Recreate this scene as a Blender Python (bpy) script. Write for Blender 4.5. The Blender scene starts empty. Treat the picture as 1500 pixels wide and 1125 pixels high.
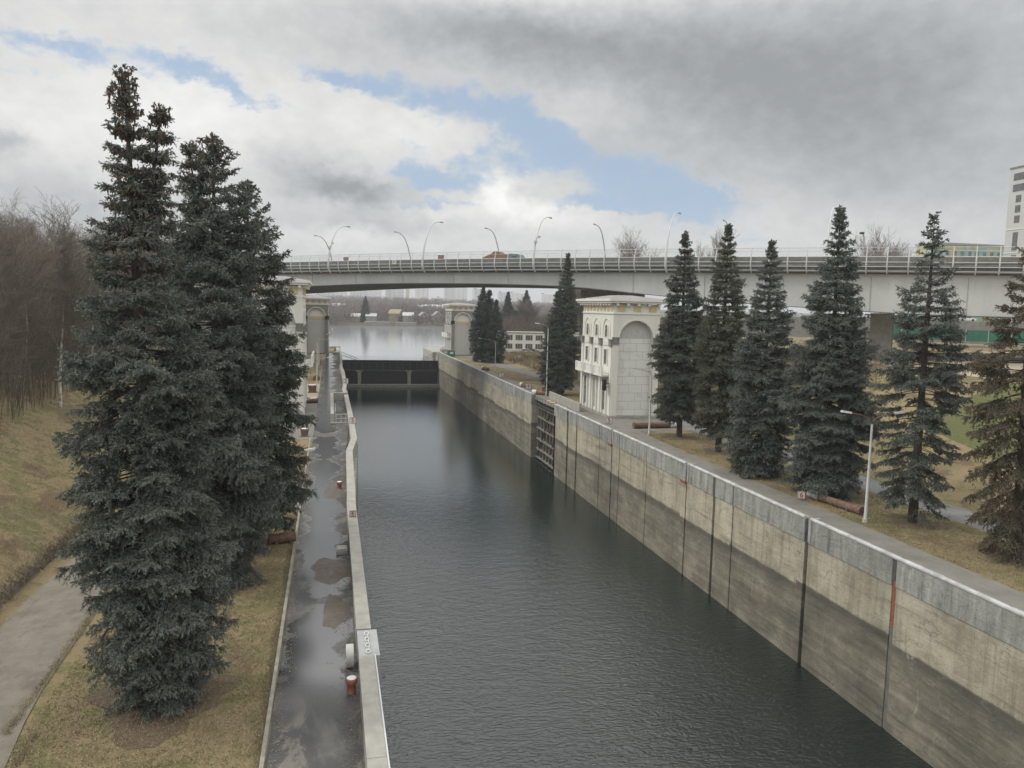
import bpy, bmesh, math, random
import numpy as np
from mathutils import Matrix, Vector
SC = bpy.context.scene
COL = SC.collection
R = math.radians

# ------------------------------------------------------------------ camera
CAM_H = 14.9
PITCH, ROLL, PSI = 0.0993012, 0.024, 0.2333949
def camera():
    cp, sp = math.cos(PITCH), math.sin(PITCH)
    f = Vector((math.sin(PSI)*cp, math.cos(PSI)*cp, -sp))
    r = Vector((math.cos(PSI), -math.sin(PSI), 0)); u = r.cross(f)
    c, s = math.cos(ROLL), math.sin(ROLL)
    r2 = r*c + u*s; u2 = u*c - r*s
    m = Matrix(((r2.x, u2.x, -f.x, 0), (r2.y, u2.y, -f.y, 0), (r2.z, u2.z, -f.z, CAM_H), (0, 0, 0, 1)))
    cd = bpy.data.cameras.new("camera"); co = bpy.data.objects.new("camera", cd); COL.objects.link(co)
    co.matrix_world = m
    cd.sensor_width = 36; cd.lens = 27.0; cd.clip_start = 0.3; cd.clip_end = 8000
    SC.camera = co
camera()

# ------------------------------------------------------------------ sky and sun
SUN_EL, SUN_AZ = 42.0, -75.0      # azimuth measured from +Y towards +X
EXPOSURE = 0.0
BLUE=[(6.0,9.6,3.0,.7,-10,.8),(25.5,7.0,4.0,.8,-12,.8),(-4.5,13.6,2.2,.5,-15,.6),(-17.6,15.2,6.1,0.7,-5,1.00),(-19.1,13.6,2.5,0.6,0,0.60),(-8.7,15.0,3.8,0.7,-12,1.00),(0.3,15.2,2.5,0.5,-10,0.70),(3.6,14.9,5.6,1.0,-10,0.80),(9.9,14.4,5.2,1.2,-15,0.75),(14.7,12.9,3.2,1.6,-35,0.6),(18.9,10.0,5.2,1.9,-20,.68),(11.5,10.3,4.6,1.0,5,0.80),(23.9,9.2,4.1,1.6,-10,0.7),(7.6,8.6,2.8,0.7,0,0.90),(8.1,7.3,3.1,0.3,0,0.90),(27.2,8.0,3.1,0.6,-15,0.80),(20.5,7.7,4.6,0.5,0,0.80),(29.7,5.0,2.5,0.4,-10,0.50),(5.6,11.2,2.0,0.5,0,0.50),(23.0,5.6,2.0,0.5,0,0.40)]
SHADE=[(52.0,38.0,22.0,8.0,0,-.55),(-4.0,27.0,24.0,6.0,0,.35),(-15.6,10.5,8.7,3.6,0,0.14),(-7.0,11.9,6.6,3.1,-10,0.14),(12.3,8.0,1.5,1.5,0,0.30),(15.1,7.2,1.8,0.7,0,0.22),(5.5,12.3,6.1,1.8,-8,0.12),(17.8,13.8,4.1,2.3,0,0.08),(17.1,6.3,3.6,0.9,0,0.12),(0.8,4.8,5.6,0.7,0,0.10),(8.6,6.3,3.1,1.0,0,0.14),(1.2,8.0,4.4,1.2,-5,-0.34),(-3.4,9.5,4.6,2.3,0,-0.12),(-20.0,9.5,1.4,0.9,0,-0.25),(-17.6,6.5,6.6,2.3,0,-0.16),(10.3,19.1,13.2,2.3,-6,-0.26),(29.6,15.1,16.8,5.6,-5,-0.22),(39.2,17.2,15.3,5.6,0,-0.14),(40.6,8.9,11.2,4.6,0,-0.12),(4.6,5.7,6.1,0.7,0,-0.14),(-12.6,4.8,10.2,1.5,0,-0.12),(18.4,11.6,3.1,1.5,0,-0.04),(-1.6,17.5,7.6,2.0,-8,-0.06),(34.6,6.1,7.6,1.5,0,0.06)]  # first two blobs: unseen clouds added to darken and brighten the water reflection
def world():
    w = bpy.data.worlds.new("World"); SC.world = w; w.use_nodes = True
    nt = w.node_tree; N = nt.nodes; L = nt.links; N.clear()
    def nd(t, **k):
        n = N.new(t)
        for a, b in k.items(): setattr(n, a, b)
        return n
    def ma(op, a, b=None, c=None, clamp=False):
        n = nd('ShaderNodeMath', operation=op, use_clamp=clamp)
        for i, v in enumerate((a, b, c)):
            if v is None: continue
            if isinstance(v, (int, float)): n.inputs[i].default_value = v
            else: L.new(v, n.inputs[i])
        return n.outputs[0]
    tc = nd('ShaderNodeTexCoord'); sep = nd('ShaderNodeSeparateXYZ'); L.new(tc.outputs['Generated'], sep.inputs[0])
    x, y, z = sep.outputs
    az = ma('MULTIPLY', ma('ARCTAN2', x, y), 180/math.pi)
    el = ma('MULTIPLY', ma('ARCSINE', z), 180/math.pi)
    zz = ma('ADD', ma('MAXIMUM', z, 0.0), 0.16)
    cmb = nd('ShaderNodeCombineXYZ'); L.new(ma('DIVIDE', x, zz), cmb.inputs[0]); L.new(ma('DIVIDE', y, zz), cmb.inputs[1])
    def noise(sc, det, vec=cmb.outputs[0], rough=0.55, seed=0.0, dist=0.0):
        n = nd('ShaderNodeTexNoise', noise_dimensions='4D'); L.new(vec, n.inputs['Vector'])
        n.inputs['Scale'].default_value = sc; n.inputs['Detail'].default_value = det
        n.inputs['Roughness'].default_value = rough; n.inputs['W'].default_value = seed
        n.inputs['Distortion'].default_value = dist
        return n
    ang = nd('ShaderNodeCombineXYZ'); L.new(az, ang.inputs[0]); L.new(ma('MULTIPLY', el, 1.5), ang.inputs[1])
    n1 = noise(0.22, 5, ang.outputs[0], 0.6); n2 = noise(0.8, 6, ang.outputs[0], 0.62, 3.0)
    s1 = nd('ShaderNodeSeparateColor'); L.new(n1.outputs['Color'], s1.inputs[0])
    s2 = nd('ShaderNodeSeparateColor'); L.new(n2.outputs['Color'], s2.inputs[0])
    wu = ma('ADD', az, ma('ADD', ma('MULTIPLY', ma('SUBTRACT', s1.outputs[0], .5), 6.0), ma('MULTIPLY', ma('SUBTRACT', s2.outputs[0], .5), 3.0)))
    wv = ma('ADD', el, ma('ADD', ma('MULTIPLY', ma('SUBTRACT', s1.outputs[1], .5), 2.2), ma('MULTIPLY', ma('SUBTRACT', s2.outputs[1], .5), 2.2)))
    P = nd('ShaderNodeCombineXYZ'); L.new(wu, P.inputs[0]); L.new(wv, P.inputs[1])
    def blobs(lst, sharp=1.0):
        tot = None
        for (u0, v0, a, b, rot, k) in lst:
            m = nd('ShaderNodeMapping', vector_type='TEXTURE'); L.new(P.outputs[0], m.inputs[0])
            m.inputs['Location'].default_value = (u0, v0, 0); m.inputs['Rotation'].default_value = (0, 0, R(rot)); m.inputs['Scale'].default_value = (a, b, 1)
            d = nd('ShaderNodeVectorMath', operation='DOT_PRODUCT'); L.new(m.outputs[0], d.inputs[0]); L.new(m.outputs[0], d.inputs[1])
            e = ma('MULTIPLY', ma('EXPONENT', ma('MULTIPLY', d.outputs['Value'], -sharp)), k)
            tot = e if tot is None else ma('ADD', tot, e)
        return tot
    blue = blobs(BLUE, .8); shade = blobs(SHADE)
    nf = noise(0.55, 9, ang.outputs[0], 0.6, 7.0); nm = noise(0.16, 6, ang.outputs[0], 0.55, 11.0)
    # thin gaps outside the framed part of the sky
    off = noise(0.9, 7, cmb.outputs[0], 0.6, 21.0)
    bl = ma('ADD', blue, ma('MULTIPLY', ma('SUBTRACT', nf.outputs['Fac'], .5), 1.9))
    mr = nd('ShaderNodeMapRange', interpolation_type='SMOOTHSTEP'); L.new(bl, mr.inputs[0]); mr.inputs[1].default_value = .30; mr.inputs[2].default_value = 1.15; mr.inputs[4].default_value = .85
    lum = ma('ADD', ma('ADD', ma('MULTIPLY', shade, 1.1), .70), ma('ADD', ma('MULTIPLY', ma('SUBTRACT', nf.outputs['Fac'], .5), .24), ma('MULTIPLY', ma('SUBTRACT', nm.outputs['Fac'], .5), .16)))
    # unseen upper sky: extra brightness added to light the ground and water
    up = nd('ShaderNodeMapRange', interpolation_type='SMOOTHSTEP'); L.new(el, up.inputs[0]); up.inputs[1].default_value = 19; up.inputs[2].default_value = 27
    lum = ma('ADD', lum, ma('MULTIPLY', up.outputs[0], 0.75))
    lum = ma('MAXIMUM', lum, .34)
    # cloud colour: cool in the grey parts, neutral in the bright ones
    cr = nd('ShaderNodeMix', data_type='RGBA'); cr.inputs['A'].default_value = (.93, 1.0, 1.05, 1); cr.inputs['B'].default_value = (1.0, 1.0, .985, 1)
    mc = nd('ShaderNodeMapRange'); L.new(lum, mc.inputs[0]); mc.inputs[1].default_value = .3; mc.inputs[2].default_value = .75; L.new(mc.outputs[0], cr.inputs['Factor'])
    sc = nd('ShaderNodeVectorMath', operation='SCALE'); L.new(cr.outputs['Result'], sc.inputs[0]); L.new(ma('MULTIPLY', lum, 10.0), sc.inputs['Scale'])
    sky = nd('ShaderNodeTexSky', sky_type='NISHITA'); sky.sun_disc = False; sky.sun_elevation = R(SUN_EL); sky.sun_rotation = R(SUN_AZ); sky.altitude = 150; sky.dust_density = .6
    sks = nd('ShaderNodeVectorMath', operation='SCALE'); L.new(sky.outputs[0], sks.inputs[0]); sks.inputs['Scale'].default_value = 0.9
    hz = nd('ShaderNodeMix', data_type='RGBA'); L.new(sks.outputs[0], hz.inputs['A']); hz.inputs['B'].default_value = (4.2, 5.9, 8.2, 1); hz.inputs['Factor'].default_value = .6
    mx = nd('ShaderNodeMix', data_type='RGBA'); L.new(mr.outputs[0], mx.inputs['Factor']); L.new(sc.outputs[0], mx.inputs['A']); L.new(hz.outputs['Result'], mx.inputs['B'])
    bg = nd('ShaderNodeBackground'); bg.inputs['Strength'].default_value = 0.1; L.new(mx.outputs['Result'], bg.inputs[0])
    out = nd('ShaderNodeOutputWorld'); L.new(bg.outputs[0], out.inputs[0])
    try: w.cycles.sampling_method = 'MANUAL'; w.cycles.sample_map_resolution = 512
    except Exception: pass
world()
sl = bpy.data.lights.new("sun", 'SUN'); sl.energy = 1.5; sl.angle = R(9); sl.color = (1, .96, .9)
so = bpy.data.objects.new("sun", sl); COL.objects.link(so)
_d = Vector((math.sin(R(SUN_AZ))*math.cos(R(SUN_EL)), math.cos(R(SUN_AZ))*math.cos(R(SUN_EL)), math.sin(R(SUN_EL))))
so.rotation_euler = _d.to_track_quat('Z', 'Y').to_euler()
so.location = (0, 0, 60)
SC.view_settings.view_transform = 'Standard'; SC.view_settings.look = 'None'
SC.view_settings.exposure = EXPOSURE; SC.view_settings.gamma = 1
SC.render.engine = 'CYCLES'

# ------------------------------------------------------------------ materials
def newmat(name):
    m = bpy.data.materials.new(name); m.use_nodes = True
    nt = m.node_tree; return m, nt, nt.nodes, nt.links, nt.nodes['Principled BSDF']
def nz(N, L, vec, scale, det=4, rough=.55, dist=0):
    n = N.new('ShaderNodeTexNoise'); n.inputs['Scale'].default_value = scale; n.inputs['Detail'].default_value = det
    n.inputs['Roughness'].default_value = rough; n.inputs['Distortion'].default_value = dist
    L.new(vec, n.inputs['Vector']); return n.outputs['Fac']
def ramp(N, L, fac, stops):
    r = N.new('ShaderNodeValToRGB'); L.new(fac, r.inputs[0]); e = r.color_ramp.elements
    while len(e) < len(stops): e.new(.5)
    for el, (p, c) in zip(e, stops):
        el.position = p; el.color = (*c, 1) if len(c) == 3 else c
    return r.outputs[0]
def mixc(N, L, fac, a, b, mode='MIX'):
    n = N.new('ShaderNodeMix'); n.data_type = 'RGBA'; n.blend_type = mode
    for s, v in (('Factor', fac), ('A', a), ('B', b)):
        if isinstance(v, (int, float)): n.inputs[s].default_value = v
        elif isinstance(v, tuple): n.inputs[s].default_value = (*v, 1)
        else: L.new(v, n.inputs[s])
    return n.outputs['Result']
def mth(N, L, op, a, b=None, clamp=False):
    n = N.new('ShaderNodeMath'); n.operation = op; n.use_clamp = clamp
    for i, v in enumerate((a, b)):
        if v is None: continue
        if isinstance(v, (int, float)): n.inputs[i].default_value = v
        else: L.new(v, n.inputs[i])
    return n.outputs[0]
def smooth(N, L, v, a, b):
    n = N.new('ShaderNodeMapRange'); n.interpolation_type = 'SMOOTHSTEP'; L.new(v, n.inputs[0])
    n.inputs[1].default_value = a; n.inputs[2].default_value = b; return n.outputs[0]
def coords(N, L, scale=(1, 1, 1), rot=(0, 0, 0), world=True):
    if world: s = N.new('ShaderNodeNewGeometry').outputs['Position']
    else: s = N.new('ShaderNodeTexCoord').outputs['Object']
    m = N.new('ShaderNodeMapping'); m.inputs['Scale'].default_value = scale; m.inputs['Rotation'].default_value = rot; L.new(s, m.inputs[0]); return m.outputs[0]
def addbump(N, L, B, h, strength=.3, dist=.05):
    b = N.new('ShaderNodeBump'); b.inputs['Strength'].default_value = strength; b.inputs['Distance'].default_value = dist
    L.new(h, b.inputs['Height']); L.new(b.outputs[0], B.inputs['Normal'])
def simple(name, c, rough=.7, var=.25, scale=1.5, metal=0, bump=.15, streak=False, spec=.4):
    m, nt, N, L, B = newmat(name)
    v = coords(N, L, (1, 1, .15) if streak else (1, 1, 1))
    n = nz(N, L, v, scale, 6, .6); n2 = nz(N, L, coords(N, L), scale*9, 3, .6)
    d = tuple(x*(1-var) for x in c); l = tuple(min(1, x*(1+var)) for x in c)
    col = ramp(N, L, n, [(.3, d), (.7, l)])
    col = mixc(N, L, mth(N, L, 'MULTIPLY', n2, .35), col, tuple(x*.6 for x in c))
    L.new(col, B.inputs['Base Color']); B.inputs['Roughness'].default_value = rough; B.inputs['Metallic'].default_value = metal
    B.inputs['Specular IOR Level'].default_value = spec
    if bump: addbump(N, L, B, n2, bump, .02)
    return m

M = {}
M['conc'] = simple('concrete_pale', (.36, .35, .31), .85, .22, 1.2, bump=.3)
M['kerb'] = simple('worn_kerb', (.27, .26, .225), .9, .35, 2, bump=.3)
M['rail'] = simple('scuffed_rail', (.46, .465, .455), .6, .35, 1.2)
M['concl'] = simple('pale_cement', (.50, .51, .48), .8, .15, 2)
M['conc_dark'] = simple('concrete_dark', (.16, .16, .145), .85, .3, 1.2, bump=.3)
M['cream'] = simple('cream_plaster', (.75, .745, .66), .8, .07, .5, streak=True)
M['cream_trim'] = simple('white_plaster', (.78, .77, .72), .75, .06, .8)
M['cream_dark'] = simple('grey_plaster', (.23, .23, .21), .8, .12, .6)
M['yellow'] = simple('ochre_plaster', (.66, .54, .30), .8, .12, 1)
M['capital'] = simple('weathered_capital', (.22, .22, .2), .85, .4, 3)
M['frame'] = simple('window_frame_grey', (.42, .40, .36), .6, .15, 2)
M['steel_white'] = simple('painted_steel_pale', (.60, .61, .60), .45, .1, 1.5, bump=.05)
M['steel_grey'] = simple('galvanised_steel', (.38, .39, .39), .5, .15, 1.5, bump=.05)
M['girder'] = simple('girder_paint', (.57, .585, .565), .6, .13, .3, bump=.04, streak=True)
M['fascia'] = simple('fascia_grey', (.10, .105, .095), .75, .35, .8, streak=True)
M['barrier'] = simple('barrier_grey', (.22, .22, .2), .7, .25, .9)
M['asphalt_far'] = simple('asphalt_grey', (.14, .14, .135), .8, .25, .6)
M['gate_dark'] = simple('wet_gate_steel', (.012, .012, .011), .45, .5, 1.5)
M['gate_mid'] = simple('silted_gate_steel', (.06, .058, .048), .8, .4, 2)
M['gate_beam'] = simple('algae_beam', (.21, .20, .165), .8, .4, 2)
M['rust'] = simple('rusty_iron', (.17, .105, .075), .8, .4, 4)
M['red'] = simple('worn_red_paint', (.29, .11, .075), .6, .3, 3)
M['white'] = simple('white_paint', (.7, .7, .67), .6, .1, 3)
M['black'] = simple('black_paint', (.02, .02, .02), .5, .3, 3)
M['green'] = simple('green_paint', (.035, .16, .10), .6, .2, 1)
M['brown'] = simple('brown_load', (.22, .105, .05), .9, .3, 2)
M['bluegrey'] = simple('bluegrey_tarp', (.12, .17, .20), .6, .25, 2)
M['roof'] = simple('roof_sheet', (.26, .25, .24), .6, .3, .8)
M['snowroof'] = simple('pale_roof', (.52, .53, .54), .7, .1, .5)
M['redbrick'] = simple('brown_brick', (.30, .16, .12), .9, .2, 1)
M['housewall'] = simple('house_wall', (.30, .285, .26), .85, .15, .3)
M['housewall2'] = simple('yellow_house_wall', (.34, .29, .20), .85, .15, .3)
M['tallwall'] = simple('tower_panel', (.50, .51, .50), .7, .05, .2)
M['bark'] = simple('spruce_bark', (.075, .06, .048), .95, .35, 5, bump=.6)
M['twig'] = simple('bare_twig', (.23, .195, .165), .95, .25, 2, bump=0)
M['twig_pale'] = simple('birch_twig', (.20, .17, .14), .95, .2, 2, bump=0)
M['twig_dark'] = simple('thicket_twig', (.145, .12, .095), .95, .35, .15, bump=0)
M['cone'] = simple('brown_cone', (.17, .095, .05), .9, .3, 5, bump=0)
M['tan_gravel'] = simple('tan_gravel', (.42, .35, .26), .95, .15, .2, bump=.3)
def glass():
    m, nt, N, L, B = newmat('dark_glass'); n = nz(N, L, coords(N, L), 1.3, 3)
    L.new(ramp(N, L, n, [(.3, (.03, .035, .035)), (.7, (.14, .14, .13))]), B.inputs['Base Color']); B.inputs['Roughness'].default_value = .15; return m
M['glass'] = glass()
def birch():
    m, nt, N, L, B = newmat('birch_bark'); n = nz(N, L, coords(N, L, (1, 1, .6), world=False), 3.0, 5, .7)
    L.new(ramp(N, L, n, [(.38, (.12, .10, .08)), (.5, (.55, .53, .49))]), B.inputs['Base Color']); B.inputs['Roughness'].default_value = .9; return m
M['birch'] = birch()
def needles(name, dark, light, brown=0.0):
    m, nt, N, L, B = newmat(name)
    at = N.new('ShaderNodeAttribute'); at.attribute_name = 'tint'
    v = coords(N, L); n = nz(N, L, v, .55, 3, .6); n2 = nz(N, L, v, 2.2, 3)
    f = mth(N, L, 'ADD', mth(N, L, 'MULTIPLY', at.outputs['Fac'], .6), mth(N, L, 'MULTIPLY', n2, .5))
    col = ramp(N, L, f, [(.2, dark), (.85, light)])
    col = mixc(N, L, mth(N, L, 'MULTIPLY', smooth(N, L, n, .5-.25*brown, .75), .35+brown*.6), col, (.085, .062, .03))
    L.new(col, B.inputs['Base Color']); B.inputs['Roughness'].default_value = .7; B.inputs['Specular IOR Level'].default_value = .25
    return m
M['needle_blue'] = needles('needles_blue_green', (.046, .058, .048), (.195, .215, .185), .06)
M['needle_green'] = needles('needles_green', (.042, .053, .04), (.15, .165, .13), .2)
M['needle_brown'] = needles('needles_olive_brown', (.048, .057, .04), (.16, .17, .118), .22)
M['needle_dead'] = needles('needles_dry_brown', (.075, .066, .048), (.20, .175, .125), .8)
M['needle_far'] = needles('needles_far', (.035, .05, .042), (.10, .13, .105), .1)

def grassmat(name, green, bias=0.0):
    m, nt, N, L, B = newmat(name)
    v = coords(N, L); a = nz(N, L, v, .12, 5, .6); b = nz(N, L, v, .9, 5, .65); c = nz(N, L, v, 9, 4, .7); d = nz(N, L, coords(N, L, (1, .5, 1)), .35, 6, .7, .4)
    col = ramp(N, L, mth(N, L, 'ADD', mth(N, L, 'MULTIPLY', a, .5), mth(N, L, 'MULTIPLY', b, .5)),
               [(.38, (.27, .205, .125)), (.50+bias, (.25, .205, .115)), (.55+bias, green)])
    col = mixc(N, L, smooth(N, L, d, .50, .62), col, (.15, .11, .07))
    col = mixc(N, L, mth(N, L, 'MULTIPLY', smooth(N, L, c, .45, .75), .55), col, (.34, .28, .16))
    col = mixc(N, L, mth(N, L, 'MULTIPLY', smooth(N, L, nz(N, L, v, 22, 2, .6), .5, .8), .6), col, (.07, .06, .03))
    L.new(col, B.inputs['Base Color']); B.inputs['Roughness'].default_value = .95; B.inputs['Specular IOR Level'].default_value = .1
    addbump(N, L, B, c, .8, .12); return m
M['grass'] = grassmat('dry_grass', (.155, .15, .07))
M['lawn'] = grassmat('green_lawn', (.10, .118, .045), -.12)
def road_wet(name='wet_asphalt'):
    m, nt, N, L, B = newmat(name)
    v = coords(N, L)
    n = nz(N, L, v, .5, 6, .65); f = nz(N, L, v, 14, 4, .7); blot = nz(N, L, coords(N, L, (.35, .16, 1)), 1.0, 5, .6, .6)
    base = ramp(N, L, n, [(.3, (.10, .10, .098)), (.5, (.15, .148, .14)), (.7, (.20, .19, .175))])
    base = mixc(N, L, mth(N, L, 'MULTIPLY', f, .35), base, (.06, .06, .06))
    silt = smooth(N, L, nz(N, L, coords(N, L, (.5, .22, 1)), 1.0, 7, .7, 1.2), .50, .60)
    g_ = N.new('ShaderNodeNewGeometry'); sx = N.new('ShaderNodeSeparateXYZ'); L.new(g_.outputs['Position'], sx.inputs[0])
    off = mth(N, L, 'ABSOLUTE', mth(N, L, 'ADD', sx.outputs[0], .55)); ny = nz(N, L, coords(N, L, (.12, .22, 1)), 1.0, 5, .6)
    pud = smooth(N, L, mth(N, L, 'SUBTRACT', mth(N, L, 'ADD', mth(N, L, 'MULTIPLY', ny, 2.6), mth(N, L, 'MULTIPLY', n, .5)), mth(N, L, 'MULTIPLY', off, .42)), .92, 1.16)
    pud = mth(N, L, 'MULTIPLY', pud, smooth(N, L, sx.outputs[1], 26, 31))
    silt = mth(N, L, 'MULTIPLY', silt, mth(N, L, 'SUBTRACT', 1.0, pud))
    damp = smooth(N, L, mth(N, L, 'ADD', blot, mth(N, L, 'MULTIPLY', smooth(N, L, off, .9, 1.5), .12)), .40, .54)
    base = mixc(N, L, mth(N, L, 'MULTIPLY', damp, .7), base, (.055, .056, .055))
    base = mixc(N, L, mth(N, L, 'MULTIPLY', silt, .6), base, (.24, .215, .175))
    wet = pud
    dry = mixc(N, L, wet, base, (.035, .037, .038))
    L.new(dry, B.inputs['Base Color'])
    L.new(mth(N, L, 'SUBTRACT', .8, mth(N, L, 'MULTIPLY', wet, .64)), B.inputs['Roughness'])
    L.new(mth(N, L, 'ADD', .35, mth(N, L, 'MULTIPLY', wet, .65)), B.inputs['Specular IOR Level'])
    h = mth(N, L, 'MULTIPLY', f, mth(N, L, 'SUBTRACT', 1.0, wet)); addbump(N, L, B, h, .5, .02)
    return m
M['wet'] = road_wet()
def pave(name, c, patch=(.25, .2, .15), amt=.5, scale=.5):
    m, nt, N, L, B = newmat(name); v = coords(N, L)
    n = nz(N, L, v, scale, 6, .65); f = nz(N, L, v, 16, 3, .7); p = nz(N, L, coords(N, L, (1, .45, 1)), scale*1.4, 8, .75, .15)
    col = ramp(N, L, n, [(.3, tuple(x*.75 for x in c)), (.7, tuple(x*1.25 for x in c))])
    col = mixc(N, L, mth(N, L, 'MULTIPLY', smooth(N, L, p, .5, .62), amt), col, patch)
    col = mixc(N, L, mth(N, L, 'MULTIPLY', f, .4), col, tuple(x*.45 for x in c))
    L.new(col, B.inputs['Base Color']); B.inputs['Roughness'].default_value = .88; addbump(N, L, B, f, .5, .02); return m
M['path'] = pave('gravel_path', (.205, .18, .145), (.14, .115, .09), .8, .8)
M['asphalt'] = pave('dry_asphalt', (.20, .19, .165), (.26, .235, .19), .5)
M['road2'] = pave('service_road_asphalt', (.19, .19, .185), (.13, .12, .10), .4)
def wallmat():
    m, nt, N, L, B = newmat('lock_wall_concrete')
    g = N.new('ShaderNodeNewGeometry'); s = N.new('ShaderNodeSeparateXYZ'); L.new(g.outputs['Position'], s.inputs[0]); z = s.outputs[2]; y = s.outputs[1]
    v = coords(N, L)
    n = nz(N, L, v, .45, 7, .68); n2 = nz(N, L, coords(N, L, (1, .6, 1.3)), 1.9, 8, .72, .6)
    st = nz(N, L, coords(N, L, (1, 1.4, .10)), 1.0, 6, .7); st2 = nz(N, L, coords(N, L, (1, 1.5, .22)), 1.0, 6, .75); hor = nz(N, L, coords(N, L, (.3, .12, 1.6)), 1.0, 6, .7, .5)
    up = ramp(N, L, n, [(.3, (.27, .24, .175)), (.5, (.405, .37, .28)), (.72, (.50, .465, .365))])
    up = mixc(N, L, mth(N, L, 'MULTIPLY', smooth(N, L, st, .46, .68), .6), up, (.17, .155, .12))
    up = mixc(N, L, mth(N, L, 'MULTIPLY', smooth(N, L, hor, .52, .68), .55), up, (.16, .14, .11))
    lo = ramp(N, L, mth(N, L, 'ADD', mth(N, L, 'MULTIPLY', n, .5), mth(N, L, 'MULTIPLY', hor, .5)), [(.36, (.095, .088, .07)), (.5, (.17, .155, .12)), (.64, (.29, .265, .205))])
    lo = mixc(N, L, mth(N, L, 'MULTIPLY', smooth(N, L, st, .58, .72), .4), lo, (.36, .35, .32))
    # whitewashed patches near the water line, per pour
    pv = N.new('ShaderNodeTexWhiteNoise'); pv.noise_dimensions = '1D'; L.new(mth(N, L, 'FLOOR', mth(N, L, 'DIVIDE', y, 9.3)), pv.inputs['W'])
    edge = mth(N, L, 'ADD', mth(N, L, 'MULTIPLY', mth(N, L, 'SUBTRACT', n, .5), .35), mth(N, L, 'MULTIPLY', mth(N, L, 'SUBTRACT', pv.outputs['Value'], .5), .5))
    zz = mth(N, L, 'ADD', z, edge)
    line = smooth(N, L, zz, -4.12, -3.88)
    col = mixc(N, L, line, lo, up)
    wet = mth(N, L, 'MULTIPLY', smooth(N, L, zz, -5.0, -4.3), mth(N, L, 'SUBTRACT', 1.0, line))
    col = mixc(N, L, mth(N, L, 'MULTIPLY', wet, .7), col, (.075, .07, .055))
    rep = mth(N, L, 'MULTIPLY', smooth(N, L, mth(N, L, 'ADD', n2, mth(N, L, 'MULTIPLY', pv.outputs['Value'], .12)), .64, .78), mth(N, L, 'SUBTRACT', 1.0, line))
    col = mixc(N, L, mth(N, L, 'MULTIPLY', rep, .35), col, (.34, .32, .27))
    capz = smooth(N, L, mth(N, L, 'ADD', z, mth(N, L, 'MULTIPLY', mth(N, L, 'SUBTRACT', n2, .5), .35)), -.78, -.70)
    cap = ramp(N, L, st2, [(.36, (.15, .155, .14)), (.46, (.27, .275, .25)), (.56, (.32, .325, .30)), (.68, (.46, .46, .43))])
    col = mixc(N, L, capz, col, cap)
    pv2 = N.new('ShaderNodeTexWhiteNoise'); pv2.noise_dimensions = '1D'; L.new(mth(N, L, 'FLOOR', mth(N, L, 'DIVIDE', mth(N, L, 'ADD', y, 3.1), 7.1)), pv2.inputs['W'])
    blot = nz(N, L, coords(N, L, (1, .16, .3)), 1.0, 7, .7, .8)
    vo = N.new('ShaderNodeTexVoronoi'); vo.feature = 'DISTANCE_TO_EDGE'; vo.inputs['Scale'].default_value = 1.0
    wv = N.new('ShaderNodeVectorMath'); wv.operation = 'ADD'; nn = N.new('ShaderNodeTexNoise'); nn.inputs['Scale'].default_value = 1.1; nn.inputs['Detail'].default_value = 5; L.new(v, nn.inputs['Vector'])
    L.new(coords(N, L, (1, .16, .42)), wv.inputs[0]); sc_ = N.new('ShaderNodeVectorMath'); sc_.operation = 'SCALE'; sc_.inputs['Scale'].default_value = .5; L.new(nn.outputs['Color'], sc_.inputs[0]); L.new(sc_.outputs[0], wv.inputs[1]); L.new(wv.outputs[0], vo.inputs['Vector'])
    crack = mth(N, L, 'MULTIPLY', mth(N, L, 'SUBTRACT', 1.0, smooth(N, L, vo.outputs['Distance'], .0, .022)), smooth(N, L, n, .44, .56))
    col = mixc(N, L, mth(N, L, 'MULTIPLY', crack, .4), col, (.07, .065, .05))
    fl = smooth(N, L, nz(N, L, coords(N, L, (1, .9, .35)), 1.3, 8, .75, 1.0), .60, .70)
    col = mixc(N, L, mth(N, L, 'MULTIPLY', mth(N, L, 'MULTIPLY', fl, mth(N, L, 'SUBTRACT', 1.0, line)), .5), col, (.42, .41, .37))
    sp2 = smooth(N, L, nz(N, L, coords(N, L, (1, .8, .8)), 2.2, 8, .75, .6), .60, .68)
    col = mixc(N, L, mth(N, L, 'MULTIPLY', sp2, .45), col, (.11, .10, .08))
    shv = mth(N, L, 'ADD', mth(N, L, 'ADD', .34, mth(N, L, 'MULTIPLY', blot, .85)), mth(N, L, 'ADD', mth(N, L, 'MULTIPLY', pv.outputs['Value'], .2), mth(N, L, 'MULTIPLY', pv2.outputs['Value'], .25)))
    c2 = N.new('ShaderNodeVectorMath'); c2.operation = 'SCALE'; L.new(col, c2.inputs[0]); L.new(shv, c2.inputs['Scale'])
    col = mixc(N, L, mth(N, L, 'MULTIPLY', smooth(N, L, nz(N, L, v, 7, 4, .7), .5, .7), .35), c2.outputs[0], (.09, .085, .07))
    L.new(col, B.inputs['Base Color']); B.inputs['Roughness'].default_value = .85
    addbump(N, L, B, mth(N, L, 'ADD', n2, hor), .6, .08); return m
M['wall'] = wallmat()
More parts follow.
